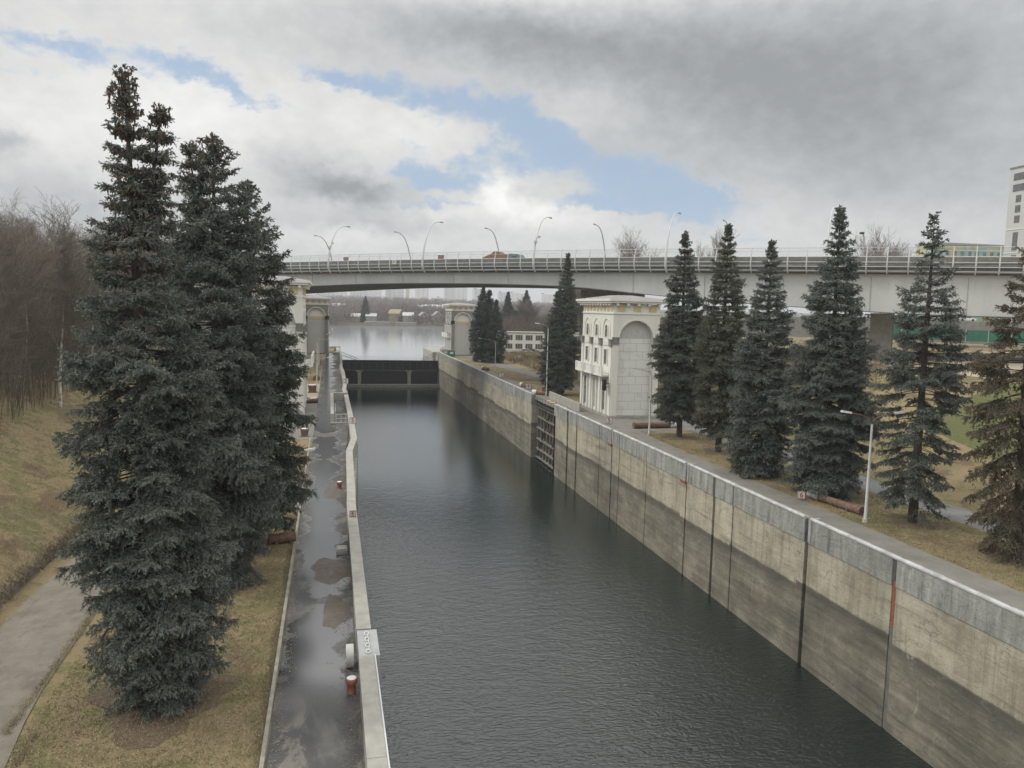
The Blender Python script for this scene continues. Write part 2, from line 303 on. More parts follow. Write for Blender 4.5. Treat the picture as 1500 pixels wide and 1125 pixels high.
def tilemat():
    m, nt, N, L, B = newmat('stone_facing_slabs')
    tc = N.new('ShaderNodeTexCoord'); mp = N.new('ShaderNodeMapping'); L.new(tc.outputs['Object'], mp.inputs[0]); mp.inputs['Rotation'].default_value = (R(90), 0, 0)
    b = N.new('ShaderNodeTexBrick'); L.new(mp.outputs[0], b.inputs[0]); b.offset = .5; b.squash = 1; b.inputs['Scale'].default_value = 1
    b.inputs['Brick Width'].default_value = 1.9; b.inputs['Row Height'].default_value = 1.15; b.inputs['Mortar Size'].default_value = .018
    b.inputs['Color1'].default_value = (.70, .70, .66, 1); b.inputs['Color2'].default_value = (.66, .66, .62, 1); b.inputs['Mortar'].default_value = (.26, .26, .24, 1)
    n = nz(N, L, coords(N, L), .5, 6, .65)
    col = mixc(N, L, mth(N, L, 'MULTIPLY', smooth(N, L, n, .56, .60), .35), b.outputs['Color'], (.45, .45, .43))
    L.new(col, B.inputs['Base Color']); B.inputs['Roughness'].default_value = .75; return m
M['slabs'] = tilemat()
def watermat(name, deep, rough, ior, a_sc, b_sc, dist, fine=1.0, calm=None):
    m, nt, N, L, B = newmat(name)
    a = nz(N, L, coords(N, L, (1.0, 1.9, 1), (0, 0, R(10))), a_sc, 3, .6, .5); b = nz(N, L, coords(N, L, (.75, 1.6, 1), (0, 0, R(-16))), b_sc, 4, .6, .3)
    big = nz(N, L, coords(N, L, (1, .5, 1)), .05, 4, .6)
    h = mth(N, L, 'ADD', mth(N, L, 'MULTIPLY', a, .35*fine), mth(N, L, 'MULTIPLY', b, .65))
    h = mth(N, L, 'MULTIPLY', h, mth(N, L, 'ADD', .5, big))
    if calm:   # sheltered water close to the closed gate lies flatter
        g = N.new('ShaderNodeNewGeometry'); sp = N.new('ShaderNodeSeparateXYZ'); L.new(g.outputs['Position'], sp.inputs[0])
        h = mth(N, L, 'MULTIPLY', h, mth(N, L, 'SUBTRACT', 1.0, mth(N, L, 'MULTIPLY', smooth(N, L, sp.outputs[1], *calm), .86)))
    B.inputs['Base Color'].default_value = (*deep, 1); B.inputs['Roughness'].default_value = rough; B.inputs['IOR'].default_value = ior
    addbump(N, L, B, h, 1.0, dist); return m
M['water'] = watermat('lock_water', (.005, .013, .0115), .04, 1.8, 2.6, .85, .17, 1.5, (20, 115))
M['lake'] = watermat('reservoir_water', (.24, .265, .28), .10, 2.1, .7, .2, .006)
def facade(name, wall, dark, cw, rh, z0=0):
    m, nt, N, L, B = newmat(name)
    tc = N.new('ShaderNodeTexCoord'); sp = N.new('ShaderNodeSeparateXYZ'); L.new(tc.outputs['Object'], sp.inputs[0])
    u = mth(N, L, 'ADD', sp.outputs[0], sp.outputs[1])
    fx = mth(N, L, 'FRACT', mth(N, L, 'DIVIDE', u, cw)); fz = mth(N, L, 'FRACT', mth(N, L, 'DIVIDE', sp.outputs[2], rh))
    inx = mth(N, L, 'MULTIPLY', mth(N, L, 'GREATER_THAN', fx, .3), mth(N, L, 'LESS_THAN', fx, .7)); inz = mth(N, L, 'MULTIPLY', mth(N, L, 'GREATER_THAN', fz, .35), mth(N, L, 'LESS_THAN', fz, .8))
    win = mth(N, L, 'MULTIPLY', inx, inz)
    col4 = mth(N, L, 'GREATER_THAN', mth(N, L, 'FRACT', mth(N, L, 'DIVIDE', u, cw*4.0)), .75)
    w2 = mixc(N, L, mth(N, L, 'MULTIPLY', col4, .5), wall, tuple(x*.7 for x in wall))
    L.new(mixc(N, L, win, w2, dark), B.inputs['Base Color']); B.inputs['Roughness'].default_value = .7; return m
M['fac1'] = facade('panel_block_white', (.85, .85, .84), (.30, .33, .36), 3.2, 2.9)
M['fac2'] = facade('panel_block_grey', (.68, .70, .71), (.26, .28, .31), 3.6, 2.9)
M['fac3'] = facade('panel_block_sand', (.75, .62, .52), (.3, .28, .27), 3.0, 2.9)
def mosaic():
    m, nt, N, L, B = newmat('mosaic_facade')
    tc = N.new('ShaderNodeTexCoord'); sp = N.new('ShaderNodeSeparateXYZ'); L.new(tc.outputs['Object'], sp.inputs[0])
    cb = N.new('ShaderNodeCombineXYZ'); L.new(mth(N, L, 'FLOOR', mth(N, L, 'DIVIDE', mth(N, L, 'ADD', sp.outputs[0], sp.outputs[1]), 2.4)), cb.inputs[0]); L.new(mth(N, L, 'FLOOR', mth(N, L, 'DIVIDE', sp.outputs[2], 3.0)), cb.inputs[1])
    w = N.new('ShaderNodeTexWhiteNoise'); w.noise_dimensions = '2D'; L.new(cb.outputs[0], w.inputs['Vector'])
    r = N.new('ShaderNodeValToRGB'); r.color_ramp.interpolation = 'CONSTANT'; L.new(w.outputs['Value'], r.inputs[0])
    e = r.color_ramp.elements; cs = [(0, (.36, .42, .22)), (.3, (.42, .46, .30)), (.5, (.25, .42, .40)), (.68, (.50, .42, .12)), (.8, (.35, .50, .52)), (.9, (.3, .33, .25))]
    while len(e) < len(cs): e.new(.5)
    for q, (p, c) in zip(e, cs): q.position = p; q.color = (*c, 1)
    L.new(r.outputs[0], B.inputs['Base Color']); B.inputs['Roughness'].default_value = .6; return m
M['mosaic'] = mosaic()

# ------------------------------------------------------------------ builders
class MB:
    def __init__(s): s.v = []; s.f = []; s.sm = []
    def add(s, vs, fs, smooth=False):
        o = len(s.v); s.v += [tuple(p) for p in vs]; s.f += [tuple(i+o for i in f) for f in fs]; s.sm += [smooth]*len(fs); return s
    def box(s, x0, x1, y0, y1, z0, z1):
        if x0 > x1: x0, x1 = x1, x0
        if y0 > y1: y0, y1 = y1, y0
        return s.add([(x0,y0,z0),(x1,y0,z0),(x1,y1,z0),(x0,y1,z0),(x0,y0,z1),(x1,y0,z1),(x1,y1,z1),(x0,y1,z1)],
              [(0,3,2,1),(4,5,6,7),(0,1,5,4),(1,2,6,5),(2,3,7,6),(3,0,4,7)])
    def hexa(s, b, t):   # bottom 4 pts ccw, top 4 pts ccw
        return s.add(list(b)+list(t), [(0,3,2,1),(4,5,6,7),(0,1,5,4),(1,2,6,5),(2,3,7,6),(3,0,4,7)])
    def tube(s, pts, rad, n=8, cap=True, smooth=True):
        pts = [Vector(p) for p in pts]
        if isinstance(rad, (int, float)): rad = [rad]*len(pts)
        vs = []; fs = []
        up = Vector((0, 0, 1)) if abs((pts[-1]-pts[0]).normalized().z) < .9 else Vector((1, 0, 0))
        for i, p in enumerate(pts):
            d = (pts[min(i+1, len(pts)-1)]-pts[max(i-1, 0)]).normalized()
            a = d.cross(up).normalized(); b = a.cross(d)
            for k in range(n):
                t = 2*math.pi*k/n; vs.append(p+(a*math.cos(t)+b*math.sin(t))*rad[i])
        for i in range(len(pts)-1):
            for k in range(n): k2 = (k+1) % n; fs.append((i*n+k, i*n+k2, (i+1)*n+k2, (i+1)*n+k))
        s.add(vs, fs, smooth)
        if cap:
            o = len(vs); s.add(vs[:n], [tuple(range(n-1, -1, -1))]); s.add(vs[o-n:], [tuple(range(n))])
        return s
    def prism(s, poly, axis, a, b):
        # polygon given in the two other axes, extruded a..b along axis
        def P(q, t): return {'x': (t, q[0], q[1]), 'y': (q[0], t, q[1]), 'z': (q[0], q[1], t)}[axis]
        n = len(poly); vs = [P(q, a) for q in poly]+[P(q, b) for q in poly]
        return s.add(vs, [tuple(range(n)), tuple(range(2*n-1, n-1, -1))]+[(i, i+n, (i+1) % n+n, (i+1) % n) for i in range(n)])
    def sphere(s, c, r, n=10, m=6, sz=1):
        vs = [(c[0], c[1], c[2]+r*sz)]
        for j in range(1, m):
            for k in range(n):
                t = math.pi*j/m; p = 2*math.pi*k/n; vs.append((c[0]+r*math.sin(t)*math.cos(p), c[1]+r*math.sin(t)*math.sin(p), c[2]+r*sz*math.cos(t)))
        vs.append((c[0], c[1], c[2]-r*sz)); fs = []
        for k in range(n): fs.append((0, 1+k, 1+(k+1) % n))
        for j in range(m-2):
            for k in range(n): a = 1+j*n; fs.append((a+k, a+n+k, a+n+(k+1) % n, a+(k+1) % n))
        a = 1+(m-2)*n; l = len(vs)-1
        for k in range(n): fs.append((a+k, l, a+(k+1) % n))
        return s.add(vs, fs, True)
    def build(s, name, mat, parent=None, label=None, kind=None):
        me = bpy.data.meshes.new(name); me.from_pydata(s.v, [], s.f); me.update()
        me.polygons.foreach_set('use_smooth', s.sm)
        bm = bmesh.new(); bm.from_mesh(me); bmesh.ops.recalc_face_normals(bm, faces=bm.faces); bm.to_mesh(me); bm.free()
        me.materials.append(mat); o = bpy.data.objects.new(name, me); COL.objects.link(o)
        if parent is not None: o.parent = parent
        if label: o['label'] = label
        if kind: o['kind'] = kind
        return o
def tag(o, label, cat, group=None, kind=None):
    o['label'] = label; o['category'] = cat
    if group: o['group'] = group
    if kind: o['kind'] = kind
    return o
def root(name, loc, label, cat, group=None, rz=0):
    o = bpy.data.objects.new(name, None); COL.objects.link(o); o.location = loc; o.rotation_euler = (0, 0, rz); o.empty_display_size = .5
    return tag(o, label, cat, group)
def copy_tree(o, parent=None):
    c = o.copy(); COL.objects.link(c); c.parent = parent
    for ch in list(o.children):
        copy_tree(ch, c)
    return c
def meshnp(name, V, T, mat, parent=None, tint=None, smooth=False):
    V = np.asarray(V, np.float32); T = np.asarray(T, np.int32); k = T.shape[1]
    me = bpy.data.meshes.new(name); me.vertices.add(len(V)); me.vertices.foreach_set('co', V.ravel())
    me.loops.add(T.size); me.loops.foreach_set('vertex_index', T.ravel())
    me.polygons.add(len(T)); me.polygons.foreach_set('loop_start', np.arange(0, T.size, k, dtype=np.int32))
    try: me.polygons.foreach_set('loop_total', np.full(len(T), k, np.int32))
    except Exception: pass
    if smooth: me.polygons.foreach_set('use_smooth', np.ones(len(T), bool))
    if tint is not None:
        a = me.attributes.new('tint', 'FLOAT', 'POINT'); a.data.foreach_set('value', np.asarray(tint, np.float32))
    me.update(calc_edges=True); me.materials.append(mat)
    o = bpy.data.objects.new(name, me); COL.objects.link(o)
    if parent is not None: o.parent = parent
    return o
def tubes_np(segs, nside=4):
    S = np.asarray(segs, float); p0 = S[:, 0:3]; p1 = S[:, 3:6]; r0 = S[:, 6]; r1 = S[:, 7]
    d = p1-p0; d /= np.linalg.norm(d, axis=1)[:, None]+1e-9
    up = np.where(np.abs(d[:, 2:3]) < .9, np.array([[0, 0, 1.]]), np.array([[1., 0, 0]]))
    a = np.cross(d, up); a /= np.linalg.norm(a, axis=1)[:, None]; b = np.cross(a, d)
    n = len(S); V = np.zeros((n, 2, nside, 3))
    for k in range(nside):
        t = 2*math.pi*k/nside; o = a*math.cos(t)+b*math.sin(t)
        V[:, 0, k] = p0+o*r0[:, None]; V[:, 1, k] = p1+o*r1[:, None]
    base = (np.arange(n)*2*nside)[:, None]; F = []
    for k in range(nside):
        k2 = (k+1) % nside; F.append(np.concatenate([base+k, base+k2, base+nside+k2, base+nside+k], 1))
    return V.reshape(-1, 3), np.concatenate(F)
def text_mesh(name, txt, size, mat, parent, loc, rot, ext=.01):
    cu = bpy.data.curves.new(name, 'FONT'); cu.body = txt; cu.size = size; cu.extrude = ext; cu.align_x = 'CENTER'; cu.align_y = 'CENTER'; cu.offset = .012*size
    t = bpy.data.objects.new(name, cu); COL.objects.link(t)
    dg = bpy.context.evaluated_depsgraph_get(); me = bpy.data.meshes.new_from_object(t.evaluated_get(dg)); bpy.data.objects.remove(t)
    me.materials.clear(); me.materials.append(mat); o = bpy.data.objects.new(name, me); COL.objects.link(o)
    o.parent = parent; o.location = loc; o.rotation_euler = rot; return o

# ------------------------------------------------------------------ terrain
XL, XR, WZ, COP = 1.75, 32.0, -9.5, .9
def lerp(x, pts):
    if x <= pts[0][0]: return pts[0][1]
    for (a, b), (c, d) in zip(pts, pts[1:]):
        if x <= c: return b+(d-b)*(x-a)/(c-a)
    return pts[-1][1]
def sstep(x, a, b):
    t = max(0, min(1, (x-a)/(b-a))); return t*t*(3-2*t)
def wob(x, y): return .5*math.sin(x*.31+1.3*math.sin(y*.17))+.5*math.sin(y*.23+1.1*math.sin(x*.13)+2)
def hL(x, y):
    d = -14.6-x
    z = lerp(d, [(0, 0), (.8, .35), (2.2, 1.1), (5, 2.4), (10, 5.0), (16, 7.3), (60, 9.5), (300, 14)])
    z *= 1-sstep(y, 150, 235)
    return z+.12*wob(x*2, y*2)*sstep(d, 1, 6)
def hR(x, y):
    a = lerp(x-49.0, [(0, 0), (3, .5), (26, 7.6), (40, 8.6), (60, 9), (500, 9)])
    b = lerp(x-47.5, [(0, 0), (4, 1.2), (12, 1.7), (20, .9), (40, .4), (500, .3)])*(1-sstep(y, 225, 240))
    t = sstep(y, 120, 165)
    return a*(1-t)+b*t+.10*wob(x*2, y*2)*sstep(x, 51, 58)
def grid_obj(name, xs, ys, h, mat, dz=0):
    V = [(x, y, h(x, y)+dz) for y in ys for x in xs]; nx = len(xs)
    F = [(j*nx+i, j*nx+i+1, (j+1)*nx+i+1, (j+1)*nx+i) for j in range(len(ys)-1) for i in range(nx-1)]
    o = meshnp(name, V, F, mat, smooth=True); o['kind'] = 'structure'; return o
def fr(a, b, s):
    n = max(1, int(round((b-a)/s))); return [a+(b-a)*i/n for i in range(n+1)]
grid_obj('ground', fr(-600, -90, 30)[:-1]+fr(-90, -30, 3)[:-1]+fr(-30, -8, .7)[:-1]+[-8, -4, 1.2], fr(-80, 20, 10)[:-1]+fr(20, 120, 1.5)[:-1]+fr(120, 262, 5), hL, M['grass'])
grid_obj('ground', [32.6, 40, 46]+fr(47, 80, 1.2)+fr(84, 140, 6)+[170, 220, 300, 400, 600], fr(-80, 20, 10)[:-1]+fr(20, 170, 2)[:-1]+fr(170, 262, 5), hR, M['grass'])
# land beyond the lock head, both banks
def strip_land(name, poly, z0, z1, mat):
    return MB().prism(poly, 'z', z0, z1).build(name, mat, kind='structure')
strip_land('ground', [(-600, 262), (-2, 262), (-6, 275), (-30, 330), (-120, 470), (-600, 560)], -3, -.02, M['grass'])
strip_land('ground', [(36, 262), (600, 262), (600, 640), (150, 640), (96, 480), (66, 380), (44, 292)], -3, -.02, M['grass'])
def sheet(name, pts, mat, dz=.004, h=None, step=2.0, kind='structure'):
    """pts: list of (y, x0, x1) rows - a ribbon running along Y"""
    ys = fr(pts[0][0], pts[-1][0], step); V = []; n = 5
    for y in ys:
        a = lerp(y, [(p[0], p[1]) for p in pts]); b = lerp(y, [(p[0], p[2]) for p in pts])
        for i in range(n+1):
            x = a+(b-a)*i/n; V.append((x, y, (h(x, y) if h else 0)+dz))
    F = [(j*(n+1)+i, j*(n+1)+i+1, (j+1)*(n+1)+i+1, (j+1)*(n+1)+i) for j in range(len(ys)-1) for i in range(n)]
    o = meshnp(name, V, F, mat, smooth=True)
    if kind: o['kind'] = kind
    return o
# left bank surfaces
sheet('quay_road', [(10, -2.05, 1.1), (54, -2.0, 1.1), (80, -1.9, 1.6), (92, -1.9, 2.1), (160, -1.7, 2.2), (235, -1.2, 2.6)], M['wet'], .005)
sheet('paved_yard', [(86, -14, -1.9), (119, -14, -1.8)], M['asphalt'], .006)
MB().box(-2.22, -2.08, 8, 86, -.1, .1).build('kerb', M['kerb'], kind='structure')
MB().box(-2.0, -1.86, 119.5, 220, -.1, .1).build('kerb', M['kerb'], kind='structure')
sheet('gravel_path', [(5, -14.2, -8.8), (23, -13.6, -9.6), (30, -14.3, -10.6), (40, -14.5, -10.9), (60, -14.0, -10.5), (120, -13.8, -10.3), (200, -13, -10)], M['path'], .01, lambda x, y: .02)
sheet('grass_strip', [(119.5, -5.2, -1.86), (145, -5.0, -1.8)], M['tan_gravel'], .004)
# right bank surfaces
sheet('quay_walkway', [(10, 32.6, 36.7), (45, 32.6, 37.0), (75, 32.6, 36.8), (92, 32.6, 37.5), (235, 32.6, 35.2)], M['asphalt'], .005)
sheet('paved_yard', [(88, 36.4, 47.0), (114, 36.4, 46.2)], M['asphalt'], .009)
sheet('service_road', [(10, 44.6, 48.4), (50, 44.9, 48.6), (90, 44.3, 47.8), (125, 44.6, 48.2), (155, 43.6, 47.2), (186, 40.9, 45.0), (235, 38.5, 42.5)], M['road2'], .012)
# green lawn and upper sandy slope on the right bank
sheet('green_lawn', [(36, 57, 72), (55, 58, 75), (72, 62, 75)], M['lawn'], .03, hR)
sheet('sandy_slope', [(60, 76, 112), (95, 78, 118), (115, 84, 120)], M['tan_gravel'], .04, hR, 2.0)
sheet('upper_road', [(60, 122, 131), (200, 127, 136)], M['asphalt_far'], .05, hR, 5)
MB().box(131.2, 131.6, 60, 120, 8.7, 9.25).build('kerb', M['white'], kind='structure')
# water
MB().add([(1.6, -80, WZ), (34.5, -80, WZ), (34.5, 233.5, WZ), (1.6, 233.5, WZ)], [(0, 1, 2, 3)]).build('lock_chamber_water', M['water'], kind='structure')
MB().add([(-900, 234.6, -2.05), (1500, 234.6, -2.05), (1500, 640, -2.05), (-900, 640, -2.05)], [(0, 1, 2, 3)]).build('reservoir_water', M['lake'], kind='structure')

# ------------------------------------------------------------------ lock walls
GRV = [(37.05, .36, 'red'), (45.55, .42, 'dark'), (55.5, .16, 'rust'), (58.7, .42, 'dark'), (64.0, .22, 'rust'), (73.2, .14, 'rust'), (81.0, .18, 'dark'), (83.4, .3, 'dark'), (87.6, .18, 'dark'), (96.6, .55, 'dark'), (100.6, .7, 'dark')]
def right_wall():
    t = root('lock_wall', (32, 128, 0), 'tall stained concrete wall along the right side of the lock chamber', 'lock wall')
    t.location = (0, 0, 0)
    ys = [-40]
    for y, w, k in GRV: ys += [y-w/2, y+w/2]
    ys += [107.2]
    b = MB(); cap = MB()
    for a, c in zip(ys[0::2], ys[1::2]):
        b.box(XR, XR+.6, a, c, -14, -.72); cap.box(XR-.07, XR+.6, a, c, -.72, .9)
    b.box(XR+.6, XR+1.3, -40, 107.2, -14, -.1)
    # far part beyond the gate recess, panels with thin joints
    jj = fr(120.2, 232, 7.0)
    for a, c in zip(jj, jj[1:]):
        b.box(XR, XR+.6, a+.05, c-.05, -14, -.72); cap.box(XR-.07, XR+.6, a+.05, c-.05, -.72, .9)
    b.box(XR+.6, XR+1.3, 120.2, 233, -14, -.1)
    b.box(XR+3.2, XR+4, 107.2, 120.2, -14, -.06); b.box(XR, XR+3.2, 106.6, 107.2, -14, -.06); b.box(XR+1.3, XR+3.2, 120.2, 120.9, -14, -.06)
    b.build('wall_face', M['wall'], t); cap.build('coping', M['wall'], t)
    # recess parapet
    MB().box(XR+3.2, XR+3.5, 105.5, 121.5, 0, 1.25).build('parapet', M['conc'], t)
    # pale mooring rail along the coping edge with raised joints
    br = [y for y, w, k in GRV if k != 'rust' or w > .2]
    segs = []; prev = -40
    for y in [45.55, 64.0, 83.4, 96.6, 106.8]:
        segs.append((prev+.35, y-.35)); prev = y
    segs += [(120.9, 232)]
    for a, c in segs:
        MB().tube([(XR+.03, a, .93), (XR+.03, c, .95)], .14, 10).build('rail', M['rail'], t)
    for y in [45.55, 64.0, 83.4, 96.6]:
        MB().box(XR-.14, XR+.62, y-.55, y-.28, -.55, 1.02).build('bollard_block', M['steel_grey'], t)
        if y in (64.0, 83.4): MB().box(XR-.1, XR+.5, y+.1, y+1.2, -.95, -.7).build('bracket', M['red'], t)
    for y, w, k in GRV:
        if k == 'red': MB().box(XR+.05, XR+.5, y-w/2+.01, y+w/2-.01, -3.2, -.5).build('ladder_channel', M['red'], t); MB().box(XR+.06, XR+.5, y-w/2+.01, y+w/2-.01, -9.6, -3.21).build('ladder_channel', M['conc_dark'], t)
        elif k == 'rust': MB().box(XR+.1, XR+.5, y-w/2+.005, y+w/2-.005, -9.6, -.3).build('ladder_channel', M['rust'], t)
        else: MB().box(XR+.42, XR+.59, y-w/2+.005, y+w/2-.005, -9.6, .6).build('groove_lining', M['black'], t)
    return t
right_wall()
def recess_gate():
    t = root('recess_gate', (32.0, 113.5, 0), 'dark steel lattice gate leaf stored in the recess of the right lock wall', 'lock gate')
    for i in range(8): y = -6.0+i*12/7; MB().box(.9, 1.2, y-.12, y+.12, -11, -.7).build('upright', M['gate_beam'], t)
    for z in (-9.2, -7.8, -6.2, -4.4, -2.6, -1.0): MB().box(.7, 1.35, -6.2, 6.2, z-.1, z+.1).build('crossbar', M['gate_beam'], t)
    MB().tube([(.8, -5.8, -8.8), (.8, 2, -1.2)], .1, 6).tube([(.8, 5.8, -9), (.8, -1, -1.5)], .1, 6).build('brace', M['gate_mid'], t)
    MB().box(1.45, 1.6, -6.2, 6.2, -11, -.9).build('skin_plate', M['gate_dark'], t)
    MB().box(.3, 3.0, -6.3, 6.3, -.55, -.4).build('walkway_deck', M['gate_mid'], t)
    h = MB()
    for i in range(9): y = -6.2+i*1.55; h.tube([(.35, y, -.4), (.35, y, .7)], .035, 5)
    for z in (.15, .7): h.tube([(.35, -6.2, z), (.35, 6.2, z)], .035, 5)
    h.build('railing', M['gate_mid'], t)
    for i, y in enumerate((-3.4, 0.2, 2.6, 4.6)): MB().tube([(1.6, y, -.4), (1.6, y, .0)], .35, 10).box(1.85, 2.6, y-.5, y+.3, -.395, .1).build('winch', M['yellow'], t)
recess_gate()
LP = [(-20, 1.08), (54, 1.12), (60, 1.25), (74, 1.45), (81, 2.1), (98, 2.15), (121, 2.05), (128, 1.85), (136, 2.15), (160, 2.25), (176, 2.0), (200, 2.35), (230, 2.7)]
def left_wall():
    t = root('lock_wall', (0, 0, 0), 'left lock wall with wide bare concrete parapet beside the wet quay road', 'lock wall')
    def rib(name, mat, pts, w, z0, z1, gap=0, overlap=0):
        m = MB()
        for (y0, x0), (y1, x1) in zip(pts, pts[1:]):
            n = max(1, int((y1-y0)/6.5))
            for i in range(n):
                a, b = i/n, (i+1)/n
                ya, yb = y0+(y1-y0)*a+gap, y0+(y1-y0)*b-gap; xa, xb = x0+(x1-x0)*a, x0+(x1-x0)*b
                m.hexa([(xa, ya, z0), (xa+w, ya, z0), (xb+w, yb, z0), (xb, yb, z0)], [(xa, ya, z1), (xa+w, ya, z1), (xb+w, yb, z1), (xb, yb, z1)])
        return m.build(name, mat, t)
    P1 = [p for p in LP if p[0] < 31] + [(30.2, 1.1)]; P1.sort()
    P2 = [(32.6, 1.1)]+[p for p in LP if p[0] >= 54]
    rib('parapet', M['conc'], [(-20, 1.1), (30.0, 1.1)], .62, -.3, .9, .012)
    rib('parapet', M['conc'], P2[:7], .62, -.3, .9, .012); rib('parapet', M['conc'], P2[6:], .62, -.3, .9, .012)
    rib('edge_strip', M['steel_white'], [(-20, 1.725), (30.0, 1.725)], .05, .55, .93)
    MB().box(1.12, 1.95, 30.02, 32.55, -.3, .86).build('cover_plate', M['steel_grey'], t)
    fc = MB(); fc.box(1.2, 1.77, -40, 62, -14, -.31); fc.hexa([(1.3, 62, -14), (2.0, 62, -14), (2.85, 84, -14), (1.3, 84, -14)], [(1.3, 62, -.6), (2.0, 62, -.6), (2.85, 84, -.6), (1.3, 84, -.6)]); fc.box(1.3, 2.9, 84.02, 97, -14, -.31); fc.box(1.3, 2.9, 121.6, 233, -14, -.31); fc.box(-.4, .2, 97, 121.6, -14, -.02)
    fc.box(.2, 2.9, 97, 97.6, -14, -.31); fc.box(.2, 2.9, 121, 121.6, -14, -.31)
    fc.build('wall_face', M['wall'], t)
    return t
left_wall()
def chain():
    t = MB()
    for i in range(7):
        y = 30.35+i*.29; n = 10; r1, r2 = .13, .16
        pts = [(1.5+.09*math.cos(a)*(1 if i % 2 == 0 else .5), y+.17*math.sin(a), .90+(.06*math.cos(a) if i % 2 else .0)) for a in [2*math.pi*k/n for k in range(n+1)]]
        t.tube(pts, .022, 5, cap=False)
    tag(t.build('chain', M['white'], None), 'pale steel chain of seven links lying on the metal cover plate of the left parapet', 'chain')
chain()
# stair well beside the left wall
def stairwell():
    t = root('stairwell', (0, 97.5, 0), 'concrete walled stair pit with railings on the left quay', 'stairwell')
    MB().box(.02, .45, .1, 23.5, 0, 1.15).build('side_wall', M['conc'], t)
    MB().box(.45, 2.6, 23.0, 23.6, 0, 1.2).build('end_wall', M['conc'], t)
    MB().box(.0, 2.9, -.5, -.05, -.3, .14).build('threshold', M['conc'], t)
    s = MB()
    for i in range(14): s.box(.46, 2.0, 3+i*1.4, 4.4+i*1.4, -8, -.3-i*.45)
    s.build('steps', M['conc_dark'], t)
    r = MB()
    for y in (0, 3.0, 6.0, 9.0): r.tube([(.62, y, -.1), (.62, y, 1.35)], .035, 5)
    for z in (.7, 1.35): r.tube([(.62, 0, z), (.62, 9, z)], .035, 5)
    r.build('railing', M['steel_grey'], t)
    r = MB()
    for x in (.7, 1.3, 1.9, 2.5): r.tube([(x, .1, -.1), (x, .1, 1.1)], .035, 5)
    for z in (.55, 1.1): r.tube([(.7, .1, z), (2.5, .1, z)], .035, 5)
    r.build('barrier', M['steel_white'], t)
stairwell()

# ------------------------------------------------------------------ main lock gate
def main_gate():
    t = root('lock_gate', (17.5, 232, 0), 'closed black steel upper gate with ribbed top girder and two support legs', 'lock gate')
    x0, x1 = -14.6, 14.4
    MB().box(x0, x1, .9, 1.3, -10, -2.0).build('skin_plate', M['gate_dark'], t)
    MB().box(x0, x1, -.35, 1.35, -2.1, -1.72).build('top_beam', M['gate_dark'], t)
    MB().box(x0, x1, -.1, .9, -5.0, -4.7).build('lower_beam', M['gate_mid'], t)
    for i in range(15): x = x0+.3+i*(x1-x0-.6)/14; MB().box(x-.09, x+.09, -.05, .9, -4.7, -2.1).build('rib', M['gate_mid'], t)
    MB().box(x0, x1, .05, .12, -2.55, -2.4).build('flange', M['gate_mid'], t)
    for x, col in ((-9.1, 'gate_beam'), (5.6, 'gate_beam')):
        MB().hexa([(x-.45, -1.2, -9.4), (x+.45, -1.2, -9.4), (x+.45, .2, -9.4), (x-.45, .2, -9.4)], [(x-.5, -.5, -5.6), (x+.5, -.5, -5.6), (x+.5, .4, -5.6), (x-.5, .4, -5.6)]).hexa(
            [(x-.5, -.5, -5.59), (x+.5, -.5, -5.59), (x+.5, .4, -5.59), (x-.5, .4, -5.59)], [(x-1.2, -.5, -4.75), (x+1.2, -.5, -4.75), (x+1.2, .4, -4.75), (x-1.2, .4, -4.75)]).build('leg', M[col], t)
    MB().box(x0, x1+.1, -3.4, -1.6, -9.9, -8.7).build('sill_beam', M['gate_beam'], t)
    r = MB()
    for i in range(24): x = x0+1+i*(x1-x0-2)/23; r.tube([(x, 1.2, -1.72), (x, 1.2, -.75)], .03, 4)
    for z in (-1.2, -.75): r.tube([(x0+1, 1.2, z), (x1-1, 1.2, z)], .03, 4)
    r.build('railing', M['steel_grey'], t)
    for s, xa, xb in ((0, x0-.6, x0+5.2), (1, x1+.2, x1-5.2)):
        d = MB()
        for o in (0, .9): d.tube([(xa, .3, .1+o), (xb, .3, -1.9+o*.6)], .07, 5)
        for k in range(4): q = (k+.5)/4; d.tube([(xa+(xb-xa)*q, .3, .1-2*q), (xa+(xb-xa)*q, .3, 1-2.4*q)], .05, 5)
        d.build('stair_rail', M['conc_dark'], t)
main_gate()
t = MB().box(1.0, 3.0, 231.5, 236, -14, .5).box(1.4, 2.8, 226.5, 231.4, -14, .9).build('gate_pier', M['conc'], None); tag(t, 'concrete pier holding the left end of the upper gate', 'pier')
t = MB().box(31.95, 35.5, 233.05, 238, -14, .5).box(32.5, 34.4, 229, 233, .95, 1.9).build('gate_pier', M['conc'], None); tag(t, 'concrete pier holding the right end of the upper gate', 'pier')
t = MB().box(-60, 3.2, 262, 264, -5, .6).box(-4.6, -1.2, 243, 246, -.1, 5.0).build('quay_wall', M['conc'], None); tag(t, 'concrete quay wall and slab behind the far left tower', 'wall')
t = MB().box(31.0, 36.5, 238.1, 264, -5, .5).build('quay_wall', M['conc'], None); tag(t, 'concrete quay wall edging the reservoir right of the gate', 'wall')
t = MB().box(1.8, 2.9, 236.1, 262, -5, .3).build('quay_wall', M['conc'], None); tag(t, 'concrete quay wall edging the reservoir left of the gate', 'wall')
t = MB().box(3, 31, 233.35, 234.5, -14, -2.6).build('sill_wall', M['gate_dark'], None); tag(t, 'dark sill wall under water behind the upper gate', 'wall')

